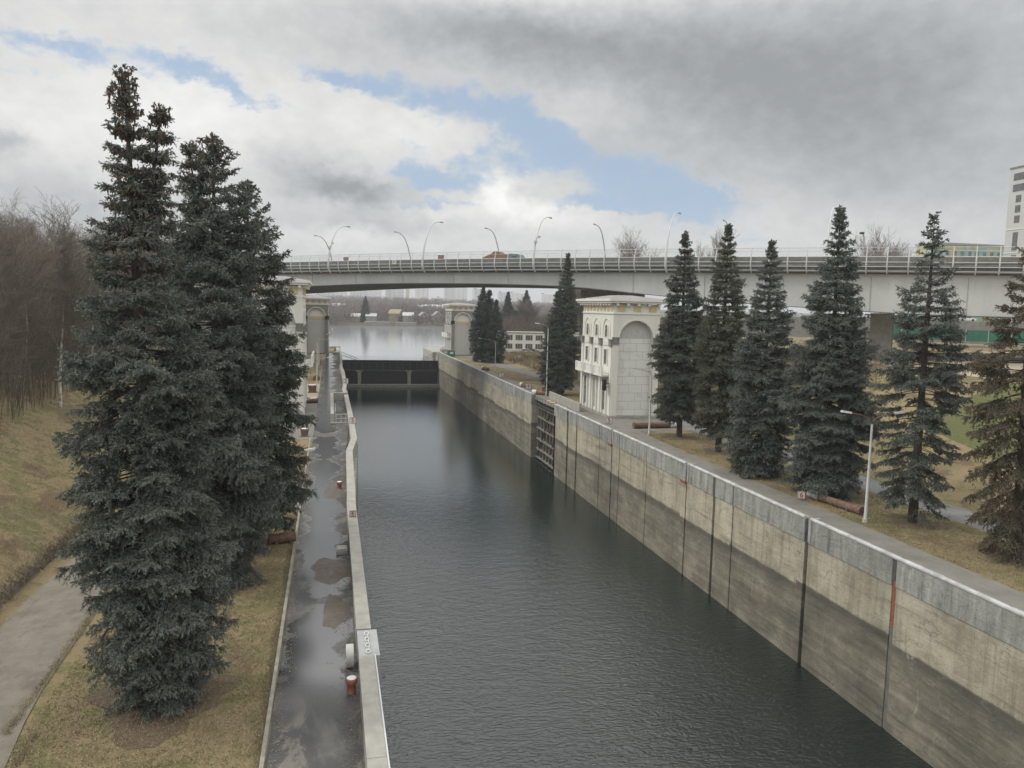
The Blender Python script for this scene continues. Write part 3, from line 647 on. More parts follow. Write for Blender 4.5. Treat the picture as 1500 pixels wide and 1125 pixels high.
# ------------------------------------------------------------------ towers
def arch_ring(cx, r, zs, z0, n=18, top=None):
    pts = [(cx-r, z0)]
    for i in range(n+1): a = math.pi-math.pi*i/n; pts.append((cx+r*math.cos(a), zs+r*math.sin(a)))
    pts.append((cx+r, z0)); return pts
def arch_wall(m, x0, x1, z0, z1, cx, r, zs, y0, y1, n=20):
    """wall slab in the XZ plane (y0 front .. y1 back) with an arched opening"""
    m.box(x0, cx-r, y0, y1, z0, zs); m.box(cx+r, x1, y0, y1, z0, zs)
    A = [(cx-r*math.cos(math.pi*i/n), zs+r*math.sin(math.pi*i/n)) for i in range(n+1)]
    A = [(x0, zs)]+A+[(x1, zs)]
    for (ax, az), (bx, bz) in zip(A, A[1:]):
        if abs(ax-bx) < 1e-6: continue
        m.hexa([(ax, y0, az), (bx, y0, bz), (bx, y1, bz), (ax, y1, az)], [(ax, y0, z1), (bx, y0, z1), (bx, y1, z1), (ax, y1, z1)])
def tower(corner, s, H, label, wallm, panelm, far=False, kerb=None):
    """corner = near corner facing the chamber; s=+1 right bank, -1 left bank; local x grows away from the chamber"""
    W, LN = 6.8, 13.0; k = H/16.6
    t = root('lock_tower', (corner[0], corner[1], 0), label, 'tower')
    def X(a): return s*a
    trim = M['cream_trim']; zt = 14.35*k
    m = MB(); W2 = W/2
    tmp = MB(); arch_wall(tmp, 0, W, .25, zt, W2, 2.5, 11.0*k, 0, .75)
    m.add([(s*x, y, z) for x, y, z in tmp.v], tmp.f)
    tmp = MB(); arch_wall(tmp, 0, W, .25, zt, W2, 2.5, 11.0*k, LN-.75, LN)
    m.add([(s*x, y, z) for x, y, z in tmp.v], tmp.f)
    m.box(X(.02), X(W-.02), .76, LN-.76, .25, zt-.003)
    m.build('wall', wallm, t)
    ap = MB(); ap.box(X(W2-2.52), X(W2+2.52), .70, .74, .26, 11.0*k); ap.build('arch_panel', panelm, t)
    ap = MB(); A = arch_ring(W2, 2.52, 11.0*k, 11.0*k, 18)[1:-1]; ap.prism([(s*x, z) for x, z in A], 'y', .69, .735); ap.build('arch_head', M['cream_trim'] if far else M['concl'], t)
    ar = MB()
    for i in range(18):
        a0, a1 = math.pi*i/18, math.pi*(i+1)/18; q = []
        for rr in (2.5, 2.72): q.append([(W2-rr*math.cos(a), 11.0*k+rr*math.sin(a)) for a in (a0, a1)])
        (p0, p1), (p2, p3) = q
        ar.hexa([(s*p0[0], -.09, p0[1]), (s*p1[0], -.09, p1[1]), (s*p1[0], .01, p1[1]), (s*p0[0], .01, p0[1])], [(s*p2[0], -.09, p2[1]), (s*p3[0], -.09, p3[1]), (s*p3[0], .01, p3[1]), (s*p2[0], .01, p2[1])])
    ar.build('archivolt', trim, t)
    MB().box(X(-.12), X(W+.12), -.12, LN+.12, 0, .35).build('plinth', M['conc'] if not far else wallm, t)
    # pilaster strips and capitals on the arched face
    for x0, x1 in ((-.03, .78), (W-.78, W+.03)):
        MB().box(X(x0), X(x1), -.1, .0-.002, .36, 10.2*k).build('pilaster', M['cream'] if not far else wallm, t)
        MB().box(X(x0-.08), X(x1+.10), -.22, -.003, 10.2*k, 11.05*k).box(X(x0-.14), X(x1+.16), -.28, -.003, 11.05*k, 11.2*k).build('capital', M['capital'] if not far else M['black'], t)
    if far: MB().box(X(W2-2.45), X(W2+2.45), .60, .69, 10.3*k, 10.95*k).build('yellow_band', M['yellow'], t)
    # string course, frieze, cornice
    MB().box(X(-.12), X(W+.12), -.12, LN+.12, zt, zt+.18).build('string_course', trim, t)
    MB().box(X(.02), X(W-.02), .02, LN-.02, zt+.181, 15.75*k).build('frieze', M['cream_trim'], t)
    for i in range(3 if not far else 4):
        n_ = 3 if not far else 4; c = (i+.5)*W/n_; MB().box(X(c-.55*3/n_), X(c+.55*3/n_), -.05, .02, zt+.35, 15.55*k).box(X(c-.25), X(c+.25), -.09, -.051, zt+.55, 15.3*k).build('frieze_panel', M['yellow'], t)
    for i in range(9): c = .75+i*(LN-1.5)/8; MB().box(X(-.05), X(.02), c-.42, c+.42, zt+.35, 15.55*k).box(X(-.09), X(-.051), c-.2, c+.2, zt+.55, 15.3*k).build('frieze_panel', M['yellow'], t)
    for i in range(5): c = .35+i*(W-.7)/4; MB().box(X(c-.18), X(c+.18), -.62, .02, 15.5*k, 15.83*k).build('corbel', trim, t)
    for i in range(12): c = .3+i*(LN-.6)/11; MB().box(X(-.62), X(.02), c-.17, c+.17, 15.5*k, 15.83*k).build('corbel', trim, t)
    MB().box(X(-.75), X(W+.75), -.75, LN+.75, 15.84*k, 16.1*k).box(X(-.95), X(W+.95), -.95, LN+.95, 16.101*k, 16.42*k).build('cornice', trim, t)
    a, b = -.8, W+.8
    MB().hexa([(X(a), -.8, 16.421*k), (X(b), -.8, 16.421*k), (X(b), LN+.8, 16.421*k), (X(a), LN+.8, 16.421*k)], [(X(2.4), 4.5, 17.0*k), (X(W-2.4), 4.5, 17.0*k), (X(W-2.4), LN-4.5, 17.0*k), (X(2.4), LN-4.5, 17.0*k)]).build('roof', M['roof'], t)
    # chamber-side face: three bays
    for c in (2.5, 6.5, 10.5):
        hw = 1.05
        wn = MB().prism([(c+y-0, z) for y, z in arch_ring(0, .5, 12.35*k, 11.2*k, 10)], 'x', X(-.04), X(.01)).build('window', M['glass'], t, 'arched upper window')
        fm = MB()
        for i in range(12):
            a0, a1 = math.pi*i/12, math.pi*(i+1)/12
            for ro, ri, dep in ((.66, .5, .10), (1.45, 1.3, .08)):
                p = [(c-ri*math.cos(a0), 12.35*k+ri*math.sin(a0)), (c-ri*math.cos(a1), 12.35*k+ri*math.sin(a1)), (c-ro*math.cos(a0), 12.35*k+ro*math.sin(a0)), (c-ro*math.cos(a1), 12.35*k+ro*math.sin(a1))]
                fm.hexa([(X(-dep), p[0][0], p[0][1]), (X(-dep), p[1][0], p[1][1]), (X(.0), p[1][0], p[1][1]), (X(.0), p[0][0], p[0][1])], [(X(-dep), p[2][0], p[2][1]), (X(-dep), p[3][0], p[3][1]), (X(.0), p[3][0], p[3][1]), (X(.0), p[2][0], p[2][1])])
        fm.box(X(-.10), X(0), c-.66, c-.5, 11.1*k, 12.35*k); fm.box(X(-.10), X(0), c+.5, c+.66, 11.1*k, 12.35*k); fm.box(X(-.12), X(0), c-.8, c+.8, 11.0*k, 11.09*k)
        for y in (-1.45, 1.3): fm.box(X(-.08), X(0), c+y, c+y+.15, 11.2*k, 12.35*k)
        fm.build('frame', trim, wn)
        MB().box(X(-.07), X(-.041), c-.03, c+.03, 11.2*k, 12.8*k).box(X(-.068), X(-.041), c-.48, c-.031, 12.3*k, 12.36*k).box(X(-.068), X(-.041), c+.031, c+.48, 12.3*k, 12.36*k).build('glazing_bar', M['frame'], wn)
        MB().box(X(-.10), X(.0), c-1.1, c+1.1, 10.0*k, 10.95*k).box(X(-.13), X(-.101), c-.75, c-.35, 10.3*k, 10.65*k).box(X(-.13), X(-.101), c-.2, c+.2, 10.3*k, 10.65*k).box(X(-.13), X(-.101), c+.35, c+.75, 10.3*k, 10.65*k).build('apron_panel', M['cream_trim'], t)
        wn = MB().box(X(-.03), X(.01), c-.55, c+.55, 7.4*k, 9.4*k).build('window', M['glass'], t, 'rectangular middle window')
        MB().box(X(-.12), X(0), c-.75, c-.55, 7.2*k, 9.55*k).box(X(-.12), X(0), c+.55, c+.75, 7.2*k, 9.55*k).box(X(-.12), X(0), c-.549, c+.549, 9.4*k, 9.55*k).build('frame', trim, wn)
        MB().box(X(-.06), X(-.031), c-.04, c+.04, 7.4*k, 9.4*k).build('glazing_bar', M['frame'], wn)
        # balcony
        bl = MB().box(X(-1.25), X(0), c-1.75, c+1.75, 5.75*k, 6.0*k).box(X(-1.0), X(0), c-1.4, c+1.4, 5.55*k, 5.749*k).build('balcony', trim, t)
        MB().box(X(-1.22), X(-1.08), c-1.0, c+1.0, 6.001*k, 7.05*k).box(X(-1.27), X(-1.04), c-1.75, c-1.45, 6.001*k, 7.15*k).box(X(-1.27), X(-1.04), c+1.45, c+1.75, 6.001*k, 7.15*k).build('parapet', trim, bl)
        bb = MB()
        for j in range(3):
            for sg in (-1, 1): bb.tube([(X(-1.15), c+sg*(1.1+j*.13), 6.0*k), (X(-1.15), c+sg*(1.1+j*.13), 7.0*k)], .035, 5)
        bb.box(X(-1.25), X(-1.06), c-1.44, c+1.44, 7.06*k, 7.14*k); bb.build('railing', trim, bl)
        # tall lower window
        wn = MB().box(X(-.03), X(.01), c-.62, c+.62, .9*k, 5.0*k).build('window', M['glass'] if c != 6.5 else M['frame'], t, 'tall ground floor window')
        MB().box(X(-.22), X(0), c-.95, c-.62, .5*k, 5.3*k).box(X(-.22), X(0), c+.62, c+.95, .5*k, 5.3*k).box(X(-.22), X(0), c-.619, c+.619, 5.0*k, 5.3*k).build('frame', trim, wn)
        gb = MB().box(X(-.06), X(-.031), c-.04, c+.04, .9*k, 5.0*k)
        for z in (2.2, 3.6): gb.box(X(-.055), X(-.031), c-.6, c-.041, z*k-.03, z*k+.03); gb.box(X(-.055), X(-.031), c+.041, c+.6, z*k-.03, z*k+.03)
        gb.build('glazing_bar', M['frame'], wn)
    for y in (.45, 4.5, 8.5, LN-.45):
        MB().box(X(-.16), X(-.001), y-.33, y+.33, .36, 9.9*k).build('pilaster', M['cream_trim'] if not far else M['cream_trim'], t)
        MB().box(X(-.3), X(-.002), y-.45, y+.45, 9.9*k, 10.7*k).box(X(-.36), X(-.002), y-.52, y+.52, 10.7*k, 10.9*k).build('capital', M['capital'], t)
    return t
tower((37.5, 98.9), 1, 16.6, 'cream tower with round arched recess on the right bank, nearest to camera among the spruces', M['cream'], M['slabs'])
tower((-3.6, 106.0), -1, 18.0, 'cream tower on the left bank half hidden behind the tall blue spruces', M['cream'], M['slabs'])
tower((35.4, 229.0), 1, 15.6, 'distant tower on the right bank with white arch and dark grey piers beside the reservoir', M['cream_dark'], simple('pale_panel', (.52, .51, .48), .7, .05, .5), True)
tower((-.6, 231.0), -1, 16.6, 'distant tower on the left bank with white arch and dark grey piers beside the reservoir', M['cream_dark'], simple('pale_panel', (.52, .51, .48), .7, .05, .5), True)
def traffic_light():
    t = root('traffic_light', (37.2, 99.4, 4.6), 'black signal box mounted on the corner of the near right tower', 'traffic light')
    MB().box(-.75, -.35, -.35, .35, -.75, .75).build('housing', M['black'], t)
    MB().tube([(-.35, 0, .2), (.2, 0, .2)], .05, 6).tube([(-.35, 0, -.3), (.2, 0, -.3)], .05, 6).build('bracket', M['black'], t)
    for z in (.35, -.3):
        MB().tube([(-.55, -.351, z), (-.55, -.5, z)], [.2, .2], 12).build('visor', M['black'], t)
traffic_light()

# ------------------------------------------------------------------ bridge
BD = Vector((.7306, -.6828, 0)); BP = Vector((.6828, .7306, 0)); B0 = Vector((-.44, 171.3, 0)); BK = 1.25; BAY = 25.0   # BK: cross-section module, BAY: lamp spacing
def bz(n): return 20.2-.045*(n-1.6)**2
def gz(n): return lerp(n, [(-6, 15.2), (-3, 15.6), (-1.5, 16.6), (-.25, 17.9), (.3, 18.3), (.87, 18.5), (1.5, 18.5), (2.09, 18.3), (2.35, 18.05), (2.95, 17.0), (3.6, 16.1), (4.3, 15.4), (4.7, 15.2), (9, 15.0)])
def zw(z): return 21.525+(z-20.2)*BK
def bp(n, o, z): p = B0+BD*(BAY*n)+BP*(o*BK); return (p.x, p.y, zw(z))
def ribbon(m, ns, prof):
    """prof(n)-> list of (o,z) closed cross-section, swept along n"""
    P = [[bp(n, o, z) for o, z in prof(n)] for n in ns]; k = len(P[0]); vs = [q for r in P for q in r]; fs = []
    for i in range(len(ns)-1):
        for j in range(k): j2 = (j+1) % k; fs.append((i*k+j, i*k+j2, (i+1)*k+j2, (i+1)*k+j))
    fs += [tuple(range(k)), tuple(range((len(ns)-1)*k, len(ns)*k))]
    m.add(vs, fs)
def bridge():
    t = root('road_bridge', (0, 0, 0), 'long curved grey steel road bridge crossing above the lock between the towers', 'bridge')
    ns = fr(-6, 9, .2); BW = 22
    m = MB(); ribbon(m, ns, lambda n: [(1.3, bz(n)-.02), (1.5, gz(n)), (8.6, gz(n)), (8.8, bz(n)-.02)]); m.build('girder', M['girder'], t)
    m = MB(); ribbon(m, ns, lambda n: [(13.2, bz(n)-.02), (13.4, gz(n)), (20.5, gz(n)), (20.7, bz(n)-.02)]); m.build('girder', M['girder'], t)
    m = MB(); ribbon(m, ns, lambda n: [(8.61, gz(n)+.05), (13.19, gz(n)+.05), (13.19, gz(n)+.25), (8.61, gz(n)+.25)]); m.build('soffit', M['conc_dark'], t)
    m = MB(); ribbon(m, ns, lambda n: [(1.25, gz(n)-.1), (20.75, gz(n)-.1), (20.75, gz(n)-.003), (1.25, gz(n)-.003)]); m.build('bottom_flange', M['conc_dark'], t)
    m = MB(); ribbon(m, ns, lambda n: [(.75, bz(n)+.0), (BW-.75, bz(n)+.0), (BW-.75, bz(n)+1.2), (.75, bz(n)+1.2)]); m.build('deck', M['fascia'], t)
    m = MB(); ribbon(m, ns, lambda n: [(.55, bz(n)+.15), (.74, bz(n)+.15), (.74, bz(n)+.42), (.55, bz(n)+.42)]); ribbon(m, ns, lambda n: [(.6, bz(n)+.85), (.74, bz(n)+.85), (.74, bz(n)+1.1), (.6, bz(n)+1.1)]); m.build('cable_duct', M['barrier'], t)
    for o in (.8, BW-1.1):
        m = MB(); ribbon(m, ns, lambda n: [(o, bz(n)+1.21), (o+.3, bz(n)+1.21), (o+.3, bz(n)+2.0), (o, bz(n)+2.0)]); m.build('crash_barrier', M['barrier'], t)
    for i in range(-5, 14):
        n = i*.5+.25; m = MB(); ribbon(m, [n-.002, n+.002], lambda q: [(1.26, bz(q)-.3), (1.46, gz(q)+.05), (1.6, gz(q)+.05), (1.4, bz(q)-.3)]); m.build('girder_joint', M['steel_grey'], t)
    # near railing posts, curved like ribs
    post = lambda n: [bp(n, .62, bz(n)-.02), bp(n, .18, bz(n)+.45), bp(n, -.02, bz(n)+1.0), bp(n, .0, bz(n)+1.7), bp(n, .22, bz(n)+2.6), bp(n, .42, bz(n)+3.15)]
    k = 0
    for i in range(-18, 62):
        n = i/9.0
        MB().tube(post(n), [.09, .105, .105, .095, .07, .055], 6).build('post', M['steel_white'], t)
    prof = [(.28, .3, .05), (.02, .78, .05), (-.05, 1.32, .05), (.02, 1.95, .06), (.27, 2.62, .03), (.42, 3.05, .045)]
    for o, z, r in prof:
        MB().tube([bp(n, o, bz(n)+z) for n in fr(-4, 8, .25)], r, 5).build('rail', M['steel_white'], t)
    # fine mesh of the upper fence
    for side in (0, 1):
        segs = []
        for n in np.arange(-4, 8, .2/25):
            f = (lambda o: o) if side == 0 else (lambda o: BW-o)
            segs.append([*bp(n, f(.03), bz(n)+1.95), *bp(n, f(.42), bz(n)+3.05), .013, .013])
        V, F = tubes_np(segs, 3); meshnp('mesh_infill', V, F, M['steel_grey'], t)
    m = MB()
    for i in range(-36, 73): 
        n = i/9.0; m.tube([bp(n, BW, bz(n)+.9), bp(n, BW-.42, bz(n)+3.1)], .045, 5)
    m.build('far_railing', M['steel_grey'], t)
    for z in (2.0, 2.6, 3.05): MB().tube([bp(n, BW-.42+(3.05-z)*.35, bz(n)+z) for n in fr(-4, 8, .25)], .035, 5).build('rail', M['steel_grey'], t)
    # piers
    for n, o, w in ((2.3, 16, 12.5), (4.3, 8, 3.0), (-1.9, 3, 14), (6.6, 3, 14)):
        m = MB(); c = Vector(bp(n, o, 0)); 
        m.box(-w/2, w/2, -1.6, 1.6, -1, zw(gz(n)-.12)); p = m.build('pier', M['conc'], t); p.location = (c.x, c.y, 0); p.rotation_euler = (0, 0, 0 if n == 2.3 else math.atan2(BP.y, BP.x))
    return t
bridge()
def bridge_lamps():
    def mk(sg, label, grp):
        t = root('bridge_lamp', (0, 0, 0), label, 'street lamp', grp)
        P = [(.6, 0), (.15, .5), (-.05, 1.1), (0, 2.2), (.35, 3.9), (1.0, 5.6), (1.9, 7.1), (2.7, 7.8), (3.6, 8.2), (4.6, 8.3)]
        R_ = [.15, .17, .17, .15, .13, .11, .09, .08, .07, .06]
        if sg < 0: P = P[2:]; R_ = [.12, .11, .1, .09, .08, .07, .06, .06]
        MB().tube([(BP.x*o*sg, BP.y*o*sg, z) for o, z in P], R_, 8).build('pole', M['steel_white'] if sg > 0 else M['steel_grey'], t)
        o = 4.6*sg; a = Vector((BP.x*o, BP.y*o, 8.3)); b = a+BP*(.8*sg)
        MB().tube([a, b], [.1, .13], 6).build('lamp_head', M['steel_grey'], t)
        return t
    names = ['behind the tall left spruces', 'over the far left end of the bridge', 'over the left part of the lock chamber', 'over the middle of the lock right of the brown load', 'beside the near right tower', 'rising behind the widest spruce', 'beyond the right edge trees']
    a = mk(1, '', 'tall curved lamps along the near edge of the bridge')
    for i, n in enumerate((-1, 0, 1, 2, 3, 4)):
        c = a if i == 0 else copy_tree(a); c.location = bp(n, 0, bz(n)); c.scale = (BK,)*3; c['label'] = 'tall curved bridge lamp '+names[i]
        if n in (0, 2):
            MB().box(-.0, .45, -.25, .25, 4.1, 4.5).build('camera_box', M['steel_white'], c); MB().box(.5, .9, -.2, .25, 4.9, 5.2).build('camera_box', M['steel_white'], c)
    a = mk(-1, '', 'shorter curved lamps along the far edge of the bridge')
    nm = ['crossing the near lamp at the left end', 'left of the tall lamp over the lock', 'left of the brown load on the bridge', 'right of the brown load on the bridge', 'behind the second spruce right of the tower', 'beyond the right edge trees']
    for i, n in enumerate((-.97, .05, 1.06, 2.1, 3.15)):
        c = a if i == 0 else copy_tree(a); c.location = bp(n, 22, bz(n)+.2); c.scale = (BK,)*3; c['label'] = 'thin far-side bridge lamp '+nm[i]
bridge_lamps()
def bridge_bits():
    for (n, lab) in ((.13, 'small rust-brown cabinet behind the left part of the bridge fence'), (1.12, 'small rust-brown cabinet beside the second tall bridge lamp'), (3.12, 'small rust-brown cabinet beside the tall bridge lamp near the tower')):
        t = root('electric_cabinet', bp(n, 1.6, bz(n)+2.0), lab, 'cabinet', rz=math.atan2(BD.y, BD.x)); t.scale = (BK,)*3
        MB().box(-.45, .45, -.2, .2, -.5, .65).build('body', M['redbrick'], t); MB().box(-.5, .5, -.25, .25, .651, .7).build('lid', M['rust'], t)
    t = root('distance_sign', bp(.72, -.12, bz(.72)+1.65), 'small white numbered plate on the bridge railing', 'sign', rz=math.atan2(BD.y, BD.x))
    t.scale = (BK,)*3; MB().box(-.38, .38, -.02, .02, -.35, .35).build('plate', M['white'], t)
    text_mesh('numerals', '24', .5, M['black'], t, (0, -.03, 0), (R(90), 0, 0))
    # dump truck with a brown load, facing right
    t = root('dump_truck', bp(1.55, 6.5, bz(1.55)+.9), 'truck with a heaped brown load and blue-grey cab on the bridge', 'truck', rz=math.atan2(BD.y, BD.x))
    MB().prism([(-3.6, 1.1), (1.4, 1.1), (1.7, 2.2), (-4.2, 2.2)], 'y', -1.2, 1.2).build('body', M['rust'], t)
    b = MB(); ld = [(-4.4, 2.2), (-3.2, 2.7), (-2.4, 3.0), (-1.6, 3.6), (-.6, 3.55), (.0, 3.0), (1.7, 2.9), (1.7, 2.2)]
    b.prism(ld, 'y', -1.0, 1.0); b.build('load', M['brown'], t)
    MB().prism([(1.9, .7), (4.6, .7), (4.7, 1.9), (3.9, 2.9), (2.3, 3.1), (1.9, 2.9)], 'y', -1.15, 1.15).build('cab', M['bluegrey'], t)
    MB().box(2.6, 3.8, -1.18, -1.151, 1.9, 2.6).build('window', M['glass'], t)
    MB().box(-3.6, 4.4, -.5, .5, .6, .95).build('chassis', M['black'], t)
    for x in (-2.8, -1.5, 3.6):
        for y in (-1.0, 1.0): MB().tube([(x, y-.17, .5), (x, y+.17, .5)], .5, 14).build('wheel', M['black'], t)
    t.scale = (1.0, 1.0, .9)
bridge_bits()

# ------------------------------------------------------------------ quay furniture
def street_lamp(loc, aim, label, h=7.9, arm=2.0, grp='grey street lamps along the lock quays', double=False):
    t = root('street_lamp', loc, label, 'street lamp', grp)
    MB().tube([(0, 0, 0), (0, 0, .25)], [.24, .2], 10).build('base', M['conc'], t)
    MB().tube([(0, 0, .2), (0, 0, 1.5), (0, 0, h-.5)], [.14, .11, .075], 8).build('pole', M['steel_white'], t)
    for q in ([aim, (-aim[0], -aim[1])] if double else [aim]):
        q = Vector((q[0], q[1], 0)).normalized()
        MB().tube([Vector((0, 0, h-.55)), q*.15+Vector((0, 0, h-.15)), q*(arm*.5)+Vector((0, 0, h+.12)), q*arm+Vector((0, 0, h+.3))], .045, 6).build('arm', M['rust'] if double else M['steel_grey'], t)
        a = q*arm+Vector((0, 0, h+.3)); b = q*(arm+.75)+Vector((0, 0, h+.42)); w = Vector((-q.y, q.x, 0))*.15
        MB().hexa([a-w*.6-Vector((0, 0, .07)), a+w*.6-Vector((0, 0, .07)), b+w-Vector((0, 0, .09)), b-w-Vector((0, 0, .09))], [a-w*.5+Vector((0, 0, .06)), a+w*.5+Vector((0, 0, .06)), b+w*.8+Vector((0, 0, .06)), b-w*.8+Vector((0, 0, .06))]).build('lamp_head', M['white'], t)
    return t
street_lamp((37.8, 47.1, 0), (-1, .15), 'grey lamp post with orange arms between the spruces, beside the long rusty pipe', 7.7, 1.6, double=True)
street_lamp((37.2, 84.8, 0), (-1, -.1), 'slim lamp post in front of the arched recess of the near right tower', 7.8, 2.6)
street_lamp((35.9, 125.5, 0), (-1, -.1), 'slim lamp post left of the twin-trunk spruce by the gate recess', 12.0, 1.6)
street_lamp((36.9, 172.5, 0), (-1, -.1), 'lamp post in front of the far pair of spruces on the right bank', 7.4, 3.4)
street_lamp((-3.1, 94.5, 0), (1, -.2), 'lamp post on the left quay half hidden by the nearest spruces', 3.2, .8)
street_lamp((-2.2, 131.0, 0), (1, -.1), 'lamp post on the sandy strip beyond the left cream tower', 5.6, 1.7)
street_lamp((-2.6, 160.0, 0), (1, -.1), 'tall lamp post in front of the far left tower', 7.3, 2.2)
street_lamp((-2.6, 185.0, 0), (1, -.1), 'far lamp post near the far left tower wall', 7.3, 1.6)
street_lamp((-2.3, 55.5, 0), (1, -.1), 'lamp post hidden in the boughs of the third left spruce', 4.2, .5)

def pipe(name, loc, rz, ln, r, label, mat='rust', tip=None, cat='pipe'):
    t = root(name, loc, label, cat, rz=rz)
    MB().tube([(-ln/2, 0, r), (ln*.28, 0, r)], r, 18).build('tube', M[mat], t)
    MB().tube([(ln*.285, 0, r), (ln/2, 0, r)], r*.97, 18).build('painted_end', M[tip or 'white'], t)
    m = MB()
    for x in (-ln/2-.02, -ln*.1, ln*.2): m.tube([(x, 0, r), (x+.16, 0, r)], r*1.12, 18)
    m.build('collar', M['rust'], t)
    MB().box(-ln*.3, -ln*.3+.18, -r*1.2, r*1.2, 0, r*.5).box(ln*.25, ln*.25+.18, -r*1.2, r*1.2, 0, r*.5).build('support', M['rust'], t)
pipe('fender_pipe', (38.5, 51.6, 0), R(97), 5.6, .31, 'long rusty pipe with grey end lying on the grass beside the lamp post', tip='steel_grey')
pipe('fender_pipe', (40.6, 90.3, 0), R(2), 6.4, .38, 'dark rusty pipe with white end lying across the foot of the near right tower yard')
pipe('fender_pipe', (35.6, 139, 0), R(95), 4.5, .4, 'rusty pipe with white end on the tan ground above the lock wall')
pipe('fender_pipe', (35.6, 127.0, 0), R(130), 4.0, .4, 'short red and white pipe beside the slim lamp post by the gate recess', 'red')
pipe('fender_pipe', (35.5, 177, 0), R(95), 4.4, .4, 'rusty pipe with white end below the far pair of spruces')
def drum(name, loc, label, r=.5, w=.7, mat='rust'):
    t = root(name, loc, label, 'mooring drum', 'rust-red drums along the left quay')
    MB().tube([(0, 0, .1), (0, 0, w)], [r*.8, r], 14).tube([(0, 0, w), (0, 0, w+.16)], [r*1.1, r*1.02], 14).build('body', M[mat], t)
    MB().tube([(0, 0, w+.161), (0, 0, w+.2)], [r*.85, r*.8], 14).build('cap', M['white'], t)
    MB().box(-r, r, -r, r, 0, .1).build('foot', M['conc_dark'], t)
drum('mooring_drum', (-2.9, 131.5, 0), 'dark red drum with white top beyond the left cream tower', .75, 1.1)
drum('mooring_drum', (-2.8, 88.0, 0), 'brown drum at the edge of the grass beside the paved yard', .45, .7)
pipe('fender_pipe', (-3.1, 117.5, 0), R(5), 2.6, .4, 'short dark rusty pipe on the sandy strip beside the left lamp post', 'rust', 'rust')
pipe('cable_reel', (-2.9, 48.5, 0), R(10), 1.6, .3, 'small rusty reel lying at the foot of the third left spruce beside the kerb', 'rust', 'rust', 'reel')
pipe('fender_pipe', (-2.6, 153, 0), R(80), 2.0, .45, 'far red and white drum lying beside the left quay road', 'red')
def bollard(loc, label):
    t = root('mooring_bollard', loc, label, 'bollard', 'red mooring bollards beside the left parapet'); t.scale = (.72, .72, .72)
    MB().tube([(0, 0, 0), (0, 0, .05), (0, 0, .42), (0, 0, .5), (0, 0, .72), (0, 0, .78)], [.27, .25, .23, .3, .33, .28], 20).build('body', M['red'], t)
    MB().tube([(0, 0, .781), (0, 0, .8)], [.26, .24], 20).build('cap', M['white'], t)
bollard((.8, 28.9, 0), 'bright red mooring bollard with white cap beside the metal cover plate')
bollard((.72, 62.5, 0), 'small red bollard with white cap beside the bend of the left parapet')
t = root('concrete_ring', (.78, 31.0, 0), 'pale grey round slab standing on edge against the left parapet', 'concrete ring')
MB().tube([(-.15, 0, .47), (.15, 0, .47)], .47, 28).build('disc', M['concl'], t); MB().tube([(-.17, 0, .47), (.17, 0, .47)], .1, 12).build('hub', M['conc_dark'], t)
t = MB().box(.35, 1.0, 45.6, 46.6, .0, .22).box(.4, .95, 45.7, 46.5, .22, .3).build('manhole_box', M['conc'], None); tag(t, 'low pale box beside the parapet below the number six sign', 'box')
def numsign(txt, loc, rz, label, w=.62, leg=.0, tilt=0):
    t = root('number_sign', loc, label, 'sign', rz=rz)
    MB().box(-w/2, w/2, -.03, .03, leg, leg+w).build('plate', M['white'], t)
    b = MB(); q = w/2; e = .045
    b.box(-q, q, -.045, -.031, leg, leg+e).box(-q, q, -.045, -.031, leg+w-e, leg+w).box(-q, -q+e, -.0451, -.0311, leg+e, leg+w-e).box(q-e, q, -.0451, -.0311, leg+e, leg+w-e); b.build('border', M['red'], t)
    text_mesh('numeral', txt, w*.95, M['red'], t, (0, -.04, leg+w/2), (R(90), 0, 0))
    if leg: MB().box(-.04, .04, .031, .08, 0, leg+w*.6).build('stake', M['steel_grey'], t)
numsign('6', (1.45, 50.6, .9), R(0), 'white square sign with red number 6 standing on the left parapet', .44)
numsign('5', (2.55, 91.0, .9), R(0), 'white square sign with red number 5 standing on the left parapet near the stair pit', .75)
numsign('2', (2.6, 137, .9), R(0), 'white square sign with number 2 on the left parapet near the upper gate', .95)
numsign('6', (36.9, 53.6, 0), R(-20), 'white square sign with red number 6 in front of the long rusty pipe', .62, .12)
numsign('5', (35.3, 93.4, 0), R(-10), 'white square sign with red number 5 at the corner of the near right tower', .85, .15)
numsign('4', (35.3, 135.5, 0), R(-10), 'white square sign with red number 4 on the tan ground above the lock wall', .95, .15)
numsign('3', (35.2, 158, 0), R(-10), 'white square sign with red number 3 on the edge of the green verge', 1.0, .15)
# green kiosk near far right tower
t = root('kiosk', (34.6, 224, 0), 'small green kiosk at the foot of the far right tower', 'kiosk')
MB().box(-1.0, 1.0, -.9, .9, 0, 1.9).build('body', M['green'], t); MB().box(-1.1, 1.1, -1.0, 1.0, 1.9, 2.05).build('roof', M['roof'], t); MB().box(-.5, .5, -.93, -.9, .9, 1.5).build('sign_panel', M['white'], t)
